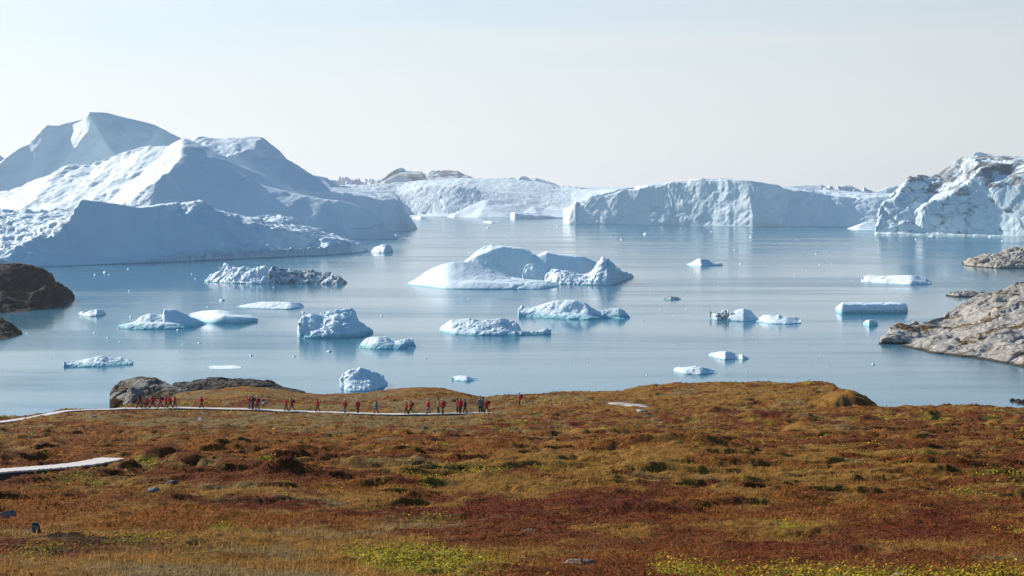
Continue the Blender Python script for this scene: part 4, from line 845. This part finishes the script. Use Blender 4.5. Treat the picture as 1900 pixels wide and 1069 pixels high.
# ------------------------------------------------------------------ stones in the heath
def stone(px, py, w, h, mat, label, seed, pointy=0, dy=0, lift=0.):
    d = ground_at(px, py, ZB); r = np.random.default_rng(seed)
    sc = d/FOC; W_, H_ = w*sc, h*sc
    bm = bmesh.new(); bmesh.ops.create_icosphere(bm, subdivisions=5, radius=1)
    V = np.array([v.co[:] for v in bm.verts]); F = np.array([[v.index for v in f.verts] for f in bm.faces]); bm.free()
    P_ = V.copy(); n = fbm(P_[:,0]*.9+seed, P_[:,1]*.9, P_[:,2]*.9, 3); n2 = fbm(P_[:,0]*3+seed, P_[:,1]*3, P_[:,2]*3, 4, ridged=True)
    P_ *= (1+.42*n+.10*(n2-.4))[:,None]
    if pointy: t = np.clip(P_[:,2], 0, 1.3); P_[:,:2] *= (1-pointy*t*.6)[:,None]
    # flat chipped sides
    for k in range(7):
        nn = r.normal(size=3); nn[2] = abs(nn[2])*.7; nn /= np.linalg.norm(nn); s = P_@nn - r.uniform(.55, .8); P_ -= np.maximum(s, 0)[:,None]*nn*.9
    P_ = P_*np.array([W_/2/.95, W_/2*.8, H_/.95]); z = float(base_z(px, d)(GZ))+H
    o = mesh_np('boulder', P_, F, mat); o.location = ((px-CX)/FOC*d, d, z+lift*H_); 
    return tag(o, label, 'boulder')
ST = [(65,984,26,20,R_STONE,'dark pointed boulder in rusty heath near the lower left corner',1,.7),
 (17,961,36,10,R_STONE,'dark flat boulder at the left edge, above and left of the pointed one',2,0),
 (285,915,26,9,R_STONE,'dark low stone in the heath right of the round green bush',3,0),
 (318,910,30,9,R_STONE,'grey flat stone just right of a dark low stone, left of centre',4,0),
 (152,934,30,5,R_STONE,'thin flat grey slab in the heath above the pointed boulder',5,0),
 (60,900,16,8,R_STONE,'small dark stone below the near boardwalk at the left edge',6,0),
 (215,882,16,8,R_STONE,'small grey stone just below the right end of the near boardwalk',7,0),
 (505,985,17,9,R_STONE,'grey rounded stone behind the small yellow leaf patch',8,0),
 (980,981,40,11,R_STONE,'low mossy grey stone in the red heath at centre',9,0),
 (1302,1069,46,15,R_STONE2,'rounded pale grey boulder at the bottom edge right of centre',10,0),
 (1465,1069,44,10,R_STONE,'flat grey stone at the bottom edge, right of the rounded pale boulder',11,0),
 (1075,1032,80,8,R_STONE,'wide flat rock slab half buried in grass behind the rounded pale boulder',12,0),
 (1672,1052,40,11,R_STONE2,'flat pale rock with a dirt edge at the lower right',13,0),
 (812,807,22,8,R_STONE2,'cluster like white lichen covered stone in the middle of the slope',14,0),
 (374,783,14,6,R_STONE2,'small white stone below the hiker walking alone at the left',15,0),
 (1216,765,12,7,R_STONE,'small dark boulder at the bend of the pale path',16,0),
 (1075,806,10,5,R_STONE,'tiny grey stone left of the middle of the slope, below the pale path',17,0),
 (176,776,10,5,R_STONE2,'tiny pale stone below the far boardwalk at the left',18,0),
 (222,781,18,6,R_STONE,'flat grey stone below the group of eight hikers',19,0),
 (103,803,24,6,R_STONE,'dark flat stone in shade on the slope at the far left',20,0),
 (60,820,20,6,R_STONE,'grey stone on the orange slope above the near boardwalk',21,0),
 (888,800,16,6,R_STONE,'dark stone in heath just right of the white lichen covered stone',22,0),
 (1745,826,20,6,R_STONE,'dark stone low in the heath at the right',23,0),
 (492,751,15,4.5,R_STONE2,'flat white stone beside the trio of hikers',24,0)]
for a in ST:
    stone(a[0], a[1], a[2], a[3], a[4], a[5], a[6], a[7] if len(a) > 7 else 0, lift=.05)

# ------------------------------------------------------------------ rock outcrops behind the hikers
def outcrop(mt, label, base, rows, depth, Y0, seed, xb=None, **k):
    """like floe(), but its foot is hidden behind the ridge: row 0 sits at distance Y0"""
    px0, px1 = base[0][0], base[-1][0]
    nu, nv = k.get('nu', 160), k.get('nv', 90)
    xs = np.linspace(px0, px1, nu); t = (xs-px0)/(px1-px0); tap = np.clip(1-np.abs(2*t-1)**2.4, 0, 1)**.5
    L = []
    for fr, prof in [(0, base)]+rows:
        Y = Y0 + depth*fr*(.3+.7*tap) + (1-tap)*depth*.25; py = resample(prof, xs)
        xq = xs if (fr or not xb) else np.interp(xs, *xb)
        L.append(np.stack([(xq-CX)/FOC*Y, Y, H-(py-HY)/FOC*Y], 1))
    Yk = Y0 + depth*(.35+.65*tap); b = L[-1].copy(); b[:,0] = (xs-CX)/FOC*Yk; b[:,1] = Yk; b[:,2] = 0; L.append(b)
    fa = np.array([0]+[r[0] for r in rows]+[1.]); A = np.stack(L); vs = np.linspace(0, 1, nv); G = np.zeros((nv, nu, 3))
    for i, v in enumerate(vs):
        kk = max(0, min(len(fa)-2, np.searchsorted(fa, v, 'right')-1)); s = (v-fa[kk])/(fa[kk+1]-fa[kk]); G[i] = A[kk]*(1-s)+A[kk+1]*s
        if kk == len(fa)-2: sz = s**1.8; G[i,:,2] = A[kk,:,2]*(1-sz)+A[kk+1,:,2]*sz
        elif kk == len(fa)-3: sz = s**.7; G[i,:,2] = A[kk,:,2]*(1-sz)+A[kk+1,:,2]*sz
    V = G.reshape(-1,3); i = np.arange((nv-1)*nu).reshape(nv-1, nu)[:,:-1].ravel(); F = np.concatenate([np.c_[i, i+1, i+nu+1], np.c_[i, i+nu+1, i+nu]])
    V = roughen(V, F, .5, 5.5, .07, .7, .35, 4.5, seed, .5, chip=.45, cscl=5, cz=1.6); V, F = skirt(V, F, 1)
    return tag(recentre(mesh_np('rock_outcrop', V, F, mt)), label, 'rock outcrop')
outcrop(R_OUT, 'rounded pale granite outcrop behind the group of eight hikers', [(207,742),(240,755),(270,765),(350,760)], [(.12,[(207,740),(225,742),(250,742),(300,742),(350,735)]), (.3,[(207,730),(215,722),(240,718),(280,716),(320,722),(350,722)]), (.5,[(207,727),(213,721),(222,711),(240,706),(262,703),(285,705),(300,710),(320,714),(335,718),(350,724)])], 26, 204, 91, xb=([207,240,350],[232,252,350]))
outcrop(R_OUT, 'smooth pale rock slab at the waterline below the rounded outcrop', [(231,770),(250,770),(275,770)], [(.25,[(231,752),(250,745),(275,745)]), (.5,[(231,750),(238,735),(246,724),(258,726),(275,734)])], 7, 190, 92, nu=70, nv=40)
outcrop(R_OUTD, 'dark domed rock outcrop behind the lone hiker', [(322,755),(400,755),(480,745),(530,740),(566,740)], [(.15,[(322,738),(400,732),(470,730),(530,732),(566,732)]), (.3,[(322,722),(345,722),(400,716),(440,714),(480,720),(530,727),(566,730)]), (.5,[(322,712),(334,709),(343,711),(352,709),(366,704),(384,701),(405,702),(425,706),(440,704),(470,704),(495,707),(515,714),(530,721),(548,725),(566,730)])], 26, 206, 93, nu=220)
# ------------------------------------------------------------------ hikers
def capsule(p0, r0, p1, r1, n=10):
    p0, p1 = np.array(p0, float), np.array(p1, float); a = p1-p0; L = np.linalg.norm(a); a = a/(L+1e-9)
    u = np.cross(a, [0, 1, .1]); u /= np.linalg.norm(u); w = np.cross(a, u); V = []; 
    rings = [(-r0*.98, r0*.2), (-r0*.7, r0*.7), (0, r0)] + [(L*t, r0+(r1-r0)*t) for t in (.33, .66)] + [(L, r1), (L+r1*.7, r1*.7), (L+r1*.98, r1*.2)]
    for h, r in rings:
        for k in range(n): th = 2*math.pi*k/n; V.append(p0+a*h+(u*math.cos(th)+w*math.sin(th))*r)
    m = len(rings); F = []
    for i in range(m-1):
        for k in range(n): q_ = (k+1) % n; F.append((i*n+k, i*n+q_, (i+1)*n+q_, (i+1)*n+k))
    F.append(tuple(range(n))[::-1]); F.append(tuple((m-1)*n+k for k in range(n)))
    return V, F
def ellipsoid(c, r, n=14, m=9, rot=None):
    V = []; F = []
    for i in range(m+1):
        ph = -math.pi/2+math.pi*i/m
        for k in range(n): th = 2*math.pi*k/n; V.append(np.array([math.cos(ph)*math.cos(th)*r[0], math.cos(ph)*math.sin(th)*r[1], math.sin(ph)*r[2]])+c)
    for i in range(m):
        for k in range(n): q_ = (k+1) % n; F.append((i*n+k, i*n+q_, (i+1)*n+q_, (i+1)*n+k))
    return V, F
def fuse(name, prims, voxel, mat, sm=2):
    V = []; F = []
    for v, f in prims:
        o = len(V); V += [tuple(x) for x in v]; F += [tuple(i+o for i in g) for g in f]
    me = bpy.data.meshes.new(name+'_src'); me.from_pydata(V, [], F); ob = bpy.data.objects.new(name, me); COL.objects.link(ob)
    md = ob.modifiers.new('r', 'REMESH'); md.mode = 'VOXEL'; md.voxel_size = voxel; md.use_smooth_shade = True
    s = ob.modifiers.new('s', 'SMOOTH'); s.iterations = sm; s.factor = .5
    dg = bpy.context.evaluated_depsgraph_get(); dg.update(); r = bpy.data.meshes.new_from_object(ob.evaluated_get(dg)); r.name = name
    bpy.data.objects.remove(ob); r.materials.clear(); r.materials.append(mat); return r
SKIN = plain_mat('skin', (.52, .32, .23), .6, .1)
def cloth(n, c): return plain_mat(n, c, .8, .3, 6.)
RED = cloth('red_jacket_cloth', (.68, .02, .025)); DKRED = cloth('dark_red_cloth', (.26, .015, .02)); BLACK = cloth('black_cloth', (.022, .022, .027)); JEANS = cloth('blue_denim', (.07, .12, .20)); GREYC = cloth('grey_cloth', (.20, .20, .20))
YEL = cloth('yellow_cloth', (.42, .33, .05)); BLUE = cloth('bright_blue_cloth', (.03, .17, .42)); SLATE = cloth('slate_blue_cloth', (.13, .22, .33)); WHITE = cloth('white_knit', (.78, .76, .72)); HAIR = cloth('dark_hair', (.035, .022, .015)); YHAT = cloth('yellow_knit', (.62, .50, .08)); LIME = cloth('lime_cloth', (.30, .36, .05))
BOOT = cloth('boot_leather', (.03, .026, .022))
def pose(stride, arm=0.35, lean=.05, photo=False, bend=0.):
    """figure faces -X; returns the joints. stride = half step in metres"""
    J = {}
    hip = np.array([0, 0, .90-abs(stride)*.14]); J['hip'] = hip
    ch = hip+np.array([-lean*.45, 0, .30]); nk = hip+np.array([-lean-bend, 0, .52]); J['chest'] = ch; J['neck'] = nk
    J['head'] = nk+np.array([-.045-bend*.3, 0, .185])
    for s, sg in ((-1, 1), (1, -1)):
        f = stride*sg
        foot = np.array([-f, .09*s, .075 + (.05 if (f < 0 and abs(stride) > .2) else 0)])
        hj = hip+np.array([0, .09*s, -.02]); kn = (hj+foot)/2+np.array([-.05-.04*abs(stride), 0, .02])
        if f < 0 and abs(stride) > .2: kn += np.array([-.03, 0, 0])
        J['h%d' % s] = hj; J['k%d' % s] = kn; J['f%d' % s] = foot
        sh = nk+np.array([.01, .185*s, -.06]); 
        if photo: el = sh+np.array([-.12, .06*s, -.24]); wr = nk+np.array([-.27, .07*s, .06])
        else:
            sw = -f*arm; el = sh+np.array([sw*-.35+.04, .06*s, -.27]); wr = el+np.array([-.06-sw*-.0-sw*.8, -.01*s, -.24])
        J['s%d' % s] = sh; J['e%d' % s] = el; J['w%d' % s] = wr
    return J
def hand(J, s):
    w, e = J['w%d' % s], J['e%d' % s]; a = (w-e)/np.linalg.norm(w-e); sd = np.array([0, 1, 0.])*s; fw = np.cross(a, sd); fw /= np.linalg.norm(fw)
    pr = [capsule(w, .026, w+a*.05, .032, 8), capsule(w+a*.03+fw*.015, .022, w+a*.075-fw*.018, .024, 8)]
    for k, (o_, ln) in enumerate(((-.030, .060), (-.010, .072), (.010, .066), (.029, .052))):
        b0 = w+a*.085+fw*o_; b1 = b0+a*ln*.55-sd*.008; b2 = b1+a*ln*.45-sd*.022
        pr += [capsule(b0, .0105, b1, .0095, 6), capsule(b1, .0095, b2, .0085, 6)]
    t0 = w+a*.03-fw*.03; t1 = t0+a*.03-fw*.03; pr += [capsule(t0, .013, t1, .011, 6), capsule(t1, .011, t1+a*.028-fw*.004, .009, 6)]
    return pr
def build_figure(J, tag_):
    M = {}; hd = J['head']; 
    body = [capsule(J['hip'], .12, J['chest'], .115), capsule(J['chest'], .115, J['neck']-[0,0,.05], .10), capsule(J['neck']-[0,0,.05], .06, J['neck']+[-.01,0,.07], .052)]
    body += [ellipsoid(hd+[.01,0,.02], (.098,.078,.105)), ellipsoid(hd+[-.035,0,-.05], (.058,.052,.065)), capsule(hd+[-.085,0,.012], .011, hd+[-.105,0,-.022], .016, 8)]
    body += [ellipsoid(hd+[-.082,.0,-.062], (.016,.026,.009)), ellipsoid(hd+[.012,.08,-.005], (.02,.012,.032)), ellipsoid(hd+[.012,-.08,-.005], (.02,.012,.032)), ellipsoid(hd+[-.078,.028,.038], (.016,.022,.009)), ellipsoid(hd+[-.078,-.028,.038], (.016,.022,.009))]
    for s in (-1, 1):
        body += [capsule(J['s%d'%s], .05, J['e%d'%s], .038), capsule(J['e%d'%s], .038, J['w%d'%s], .026), capsule(J['h%d'%s], .08, J['k%d'%s], .055), capsule(J['k%d'%s], .055, J['f%d'%s], .038)] + hand(J, s)
    M['body'] = fuse('body', body, .0105, SKIN, 1)
    jk = [capsule(J['hip']+[0,0,-.06], .165, J['chest'], .165), capsule(J['hip']+[0,.05,-.04], .13, J['chest']+[0,.07,0], .13), capsule(J['hip']+[0,-.05,-.04], .13, J['chest']+[0,-.07,0], .13), capsule(J['chest']+[0,.07,0], .13, J['neck']+[0,.10,-.10], .105), capsule(J['chest']+[0,-.07,0], .13, J['neck']+[0,-.10,-.10], .105), capsule(J['neck']+[0,0,-.08], .115, J['neck']+[.01,0,.02], .078), ellipsoid(J['neck']+[.075,0,.0], (.06,.10,.06))]
    for s in (-1, 1): jk += [capsule(J['s%d'%s], .085, J['e%d'%s], .068), capsule(J['e%d'%s], .068, J['w%d'%s]*.94+J['e%d'%s]*.06, .050)]
    M['jacket'] = fuse('jacket', jk, .017, RED, 2)
    tr = [capsule(J['hip']+[0,.03,-.02], .13, J['hip']+[0,-.03,-.02], .13)]
    for s in (-1, 1): tr += [capsule(J['h%d'%s], .102, J['k%d'%s], .075), capsule(J['k%d'%s], .075, J['f%d'%s]+[0,0,.04], .062)]
    M['trousers'] = fuse('trousers', tr, .017, BLACK, 2)
    for s in (-1, 1):
        f = J['f%d'%s]; M['shoe%d' % s] = fuse('shoe', [capsule(f+[.03,0,-.03], .045, f+[-.12,0,-.038], .036), capsule(f+[0,0,-.02], .045, f+[0,0,.05], .05)], .014, BOOT, 1)
    M['hat'] = fuse('hat', [ellipsoid(hd+[.015,0,.07], (.112,.094,.085)), ellipsoid(hd+[.015,0,.045], (.118,.100,.03)), ellipsoid(hd+[.02,0,.165], (.035,.035,.033))], .013, WHITE, 1)
    M['hair'] = fuse('hair', [ellipsoid(hd+[.025,0,.045], (.108,.094,.095)), ellipsoid(hd+[.075,0,-.02], (.055,.078,.10))], .013, HAIR, 1)
    c = J['chest']; M['backpack'] = fuse('backpack', [ellipsoid(c+[.23,0,.06], (.13,.16,.24)), ellipsoid(c+[.31,0,-.03], (.07,.12,.13)), ellipsoid(c+[.21,0,.25], (.10,.13,.06)), capsule(c+[.1,.10,.24], .03, c+[-.11,.11,.16], .026, 8), capsule(c+[-.11,.11,.16], .026, c+[-.13,.10,-.02], .022, 8), capsule(c+[.1,-.10,.24], .03, c+[-.11,-.11,.16], .026, 8), capsule(c+[-.11,-.11,.16], .026, c+[-.13,-.10,-.02], .022, 8)], .017, BLACK, 2)
    return M
POSES = [build_figure(pose(.27, .9), 0), build_figure(pose(-.24, .9, .08), 1), build_figure(pose(.17, .7), 2), build_figure(pose(.05, .3, .02), 3), build_figure(pose(-.06, .3, .02, photo=True), 4), build_figure(pose(-.32, 1., .10), 5)]
def person(px, hpx, p, jacket, legs, head, pack, label, dy=0., turn=0., foot=None, grp='hikers on the boardwalk', dist=None):
    t_all = np.array([WALK_FAR[:,0]/WALK_FAR[:,1]*FOC+CX, WALK_FAR[:,1]])
    if dist is None:
        d = float(np.interp(px, t_all[0], t_all[1]))+dy
        seg = np.linalg.norm(np.diff(WALK_FAR, axis=0), axis=1); s = np.concatenate([[0], np.cumsum(seg)]); pxs = WALK_FAR[:,0]/WALK_FAR[:,1]*FOC+CX
        t = float(np.interp(px, pxs, s)); z = float(ZfF(t))+.16+H+.004
    else: d = dist; z = float(base_z(px, d)(GZ))+H
    e = bpy.data.objects.new('person', None); COL.objects.link(e); e.empty_display_size = .3
    e.location = ((px-CX)/FOC*d, d, z); e.rotation_euler = (0, 0, math.radians(turn)); sc = hpx*d/FOC/1.78; sc = min(1.06, max(.86, sc)); e.scale = (sc*1.12, sc*1.12, sc)
    tag(e, label, 'person', grp)
    M = POSES[p]
    def part(nm, me, mat):
        o = bpy.data.objects.new(nm, me); COL.objects.link(o); o.parent = e
        if mat: o.material_slots[0].link = 'OBJECT'; o.material_slots[0].material = mat
    part('body', M['body'], None); part('jacket', M['jacket'], jacket); part('trousers', M['trousers'], legs); part('shoe', M['shoe-1'], None); part('shoe', M['shoe1'], None)
    if head == 'hair': part('hair', M['hair'], HAIR)
    elif head: part('hat', M['hat'], head)
    if pack: part('backpack', M['backpack'], pack)
    return e
PEOPLE = [
 (258,23,0,RED,BLACK,'hair',None,'person in a red jacket with dark hair, leftmost of all the hikers',0,0),
 (267,25,2,LIME,BLACK,'hair',None,'person in a yellow green jacket, second from the left among the hikers',.3,0),
 (273.5,24,1,RED,BLACK,WHITE,None,'person in red with a white hat striding just right of the yellow green jacket',-.3,0),
 (284,27,5,RED,BLACK,'hair',None,'tall dark haired person in red striding in the middle of the group of eight',0,0),
 (298,25,0,RED,JEANS,'hair',BLACK,'person in red with blue jeans and a black backpack in the group of eight',0,0),
 (309,23,1,RED,BLACK,'hair',None,'small dark haired person in red walking just left of the yellow hat',.3,0),
 (316,25,5,RED,BLACK,YHAT,None,'person in red wearing a yellow hat, near the right of the group of eight',-.3,0),
 (325,25,2,RED,JEANS,WHITE,None,'person in red with blue jeans and white hat, rightmost of the group of eight',0,0),
 (374.7,25,1,RED,BLACK,WHITE,None,'person in red with a white hat walking all alone in front of the dark rocks',0,0),
 (463,26,4,RED,JEANS,WHITE,None,'person in red with white hat and jeans taking a picture, left of the trio',.2,20),
 (468.8,26,3,BLACK,BLACK,'hair',BLACK,'person dressed all in black between two red jackets in the trio',-.3,0),
 (478,24.5,2,RED,BLACK,WHITE,BLACK,'person in red with a black backpack at the right of the trio',0,0),
 (531.6,25.5,2,RED,BLACK,WHITE,None,'white hatted person in red leading a pair below the end of the dark rocks',0,0),
 (542,25.5,0,RED,BLACK,'hair',BLACK,'dark haired person in red with a black backpack following at the right of a pair',0,0),
 (590,25.5,1,RED,BLACK,'hair',None,'person in red with dark hair walking alone between the pair and the white hatted walker',0,0),
 (640.5,26,2,RED,JEANS,WHITE,None,'person in red with blue jeans and a white hat, alone left of a backpacker',0,60),
 (664,26,3,RED,BLACK,WHITE,BLACK,'person in red with white hat and black backpack seen from behind, below the white iceberg',0,80),
 (699,27,1,SLATE,JEANS,'hair',None,'person in a slate blue jacket walking alone below the white iceberg',0,0),
 (754.4,26,2,RED,BLACK,WHITE,None,'person in red with white hat, left of the pair following the slate blue jacket',0,0),
 (762.7,26,0,RED,BLACK,'hair',BLACK,'dark haired person in red with backpack, right of the pair following the slate blue jacket',0,10),
 (795,29.5,2,RED,GREYC,WHITE,None,'stout person in red with light grey trousers and a white hat',0,20),
 (813.8,28.5,3,YEL,BLACK,'hair',None,'person in a mustard yellow jacket and black trousers',.3,0),
 (822,29,2,RED,BLACK,WHITE,BLACK,'person in red with backpack and white hat right beside the mustard yellow jacket',-.3,50),
 (849,28,3,DKRED,BLACK,'hair',None,'person in dark red half hidden by a bright red jacket',.4,0),
 (854,29,3,RED,BLACK,'hair',None,'dark haired person in bright red between a dark red and an all black hiker',-.2,70),
 (863.6,27,2,BLACK,BLACK,'hair',None,'person dressed all in black walking alone behind the bright red jacket near the boardwalk end',0,0),
 (891,31.5,3,SLATE,BLACK,'hair',BLUE,'tall person carrying a bright blue backpack near the boardwalk end',-.2,100),
 (896.5,29,4,YEL,BLACK,'hair',None,'person in yellow mostly hidden behind the tall one with the blue backpack',.5,0),
 (903.6,27.5,0,RED,BLACK,WHITE,DKRED,'person in red with a dark red backpack at the right end of the boardwalk',0,0),
]
for a in PEOPLE:
    person(a[0], a[1], a[2], a[3], a[4], a[5], a[6], a[7], dy=a[8], turn=a[9])
person(964.5, 26, 3, RED, BLACK, WHITE, BLACK, 'person in red with a black backpack standing alone on the hillside, rightmost of all', turn=15, dist=165)

# ------------------------------------------------------------------ sun, sky, air, camera
sun = bpy.data.lights.new('sun', 'SUN'); sun.energy = 5.0; sun.angle = math.radians(.55); sun.color = (1., .87, .775)
so = bpy.data.objects.new('sun', sun); COL.objects.link(so)
sd = Vector((math.sin(SUN_AZ)*math.cos(SUN_EL), math.cos(SUN_AZ)*math.cos(SUN_EL), math.sin(SUN_EL)))
so.rotation_euler = sd.to_track_quat('Z', 'Y').to_euler(); so.location = sd*500
w = bpy.data.worlds.new('World'); scn.world = w; w.use_nodes = True; nt = w.node_tree; q = NT(nt)
bg = nt.nodes['Background']
sky = q.n('ShaderNodeTexSky', sky_type='NISHITA', sun_disc=False, sun_elevation=SUN_EL, sun_rotation=SUN_AZ, altitude=50, air_density=1.0, dust_density=.8, ozone_density=4.0)
tc = q.n('ShaderNodeTexCoord').outputs['Generated']; sp = q.n('ShaderNodeSeparateXYZ', {0: tc})
zz = q.math('MAXIMUM', sp.outputs[2], 0.)
# thin high veil of cirrus: whitens the low sky, streaky
az = q.math('ADD', q.math('MULTIPLY', sp.outputs[0], math.sin(SUN_AZ)), q.math('MULTIPLY', sp.outputs[1], math.cos(SUN_AZ)))
cl = q.noise(q.mapping(tc, (1.3, 1.3, 22), (0.03, .06, 0)), 1.6, 5, .5, .5)
veil = q.math('POWER', 2.718, q.math('MULTIPLY', q.math('MULTIPLY', zz, zz), -13.))
veil = q.math('ADD', veil, q.math('MULTIPLY', q.math('SUBTRACT', cl, .5), q.math('MULTIPLY', q.ramp(zz, .03, .15), .4)), True)
bright = q.math('ADD', SKYB, q.math('MULTIPLY', az, SKYA))
vc = q.n('ShaderNodeVectorMath', operation='SCALE'); vc.inputs[0].default_value = (.965, .99, .985)
nt.links.new(bright, vc.inputs['Scale'])
skc = q.n('ShaderNodeVectorMath', {0: sky.outputs[0]}, operation='MULTIPLY'); skc.inputs[1].default_value = (.28, .80, .95)
fin = q.mix(veil, skc.outputs[0], vc.outputs[0])
nt.links.new(fin, bg.inputs['Color']); bg.inputs['Strength'].default_value = .1
if HAZE > 0:
    hm = bpy.data.materials.new('air'); hm.use_nodes = True; hn = hm.node_tree; hn.nodes.clear()
    out = hn.nodes.new('ShaderNodeOutputMaterial'); pv = hn.nodes.new('ShaderNodeVolumePrincipled')
    pv.inputs['Color'].default_value = (.86, .93, 1., 1); pv.inputs['Density'].default_value = HAZE; pv.inputs['Anisotropy'].default_value = .3
    hn.links.new(pv.outputs[0], out.inputs['Volume'])
    me = bpy.data.meshes.new('haze'); bm = bmesh.new(); bmesh.ops.create_cube(bm, size=1)
    for v in bm.verts: v.co = Vector((v.co.x*30000, 6500+v.co.y*21000, 150+v.co.z*340-5))
    bm.to_mesh(me); bm.free(); me.materials.append(hm); o = bpy.data.objects.new('haze', me); COL.objects.link(o)
    tag(o, kind='stuff')
cam = bpy.data.cameras.new('camera'); co = bpy.data.objects.new('camera', cam); COL.objects.link(co); scn.camera = co
co.location = (0, 0, H); co.rotation_euler = (math.radians(90), 0, 0)
cam.sensor_width = 36; cam.lens = FOC/1900*36; cam.shift_y = -(534.5-HY)/1900; cam.clip_start = .3; cam.clip_end = 60000
scn.render.resolution_x, scn.render.resolution_y = 1024, 576
scn.view_settings.view_transform = 'Standard'; scn.view_settings.look = 'None'; scn.view_settings.exposure = EXPO; scn.view_settings.gamma = 1
scn.cycles.max_bounces = 6; scn.cycles.volume_bounces = 0; scn.cycles.transparent_max_bounces = 4
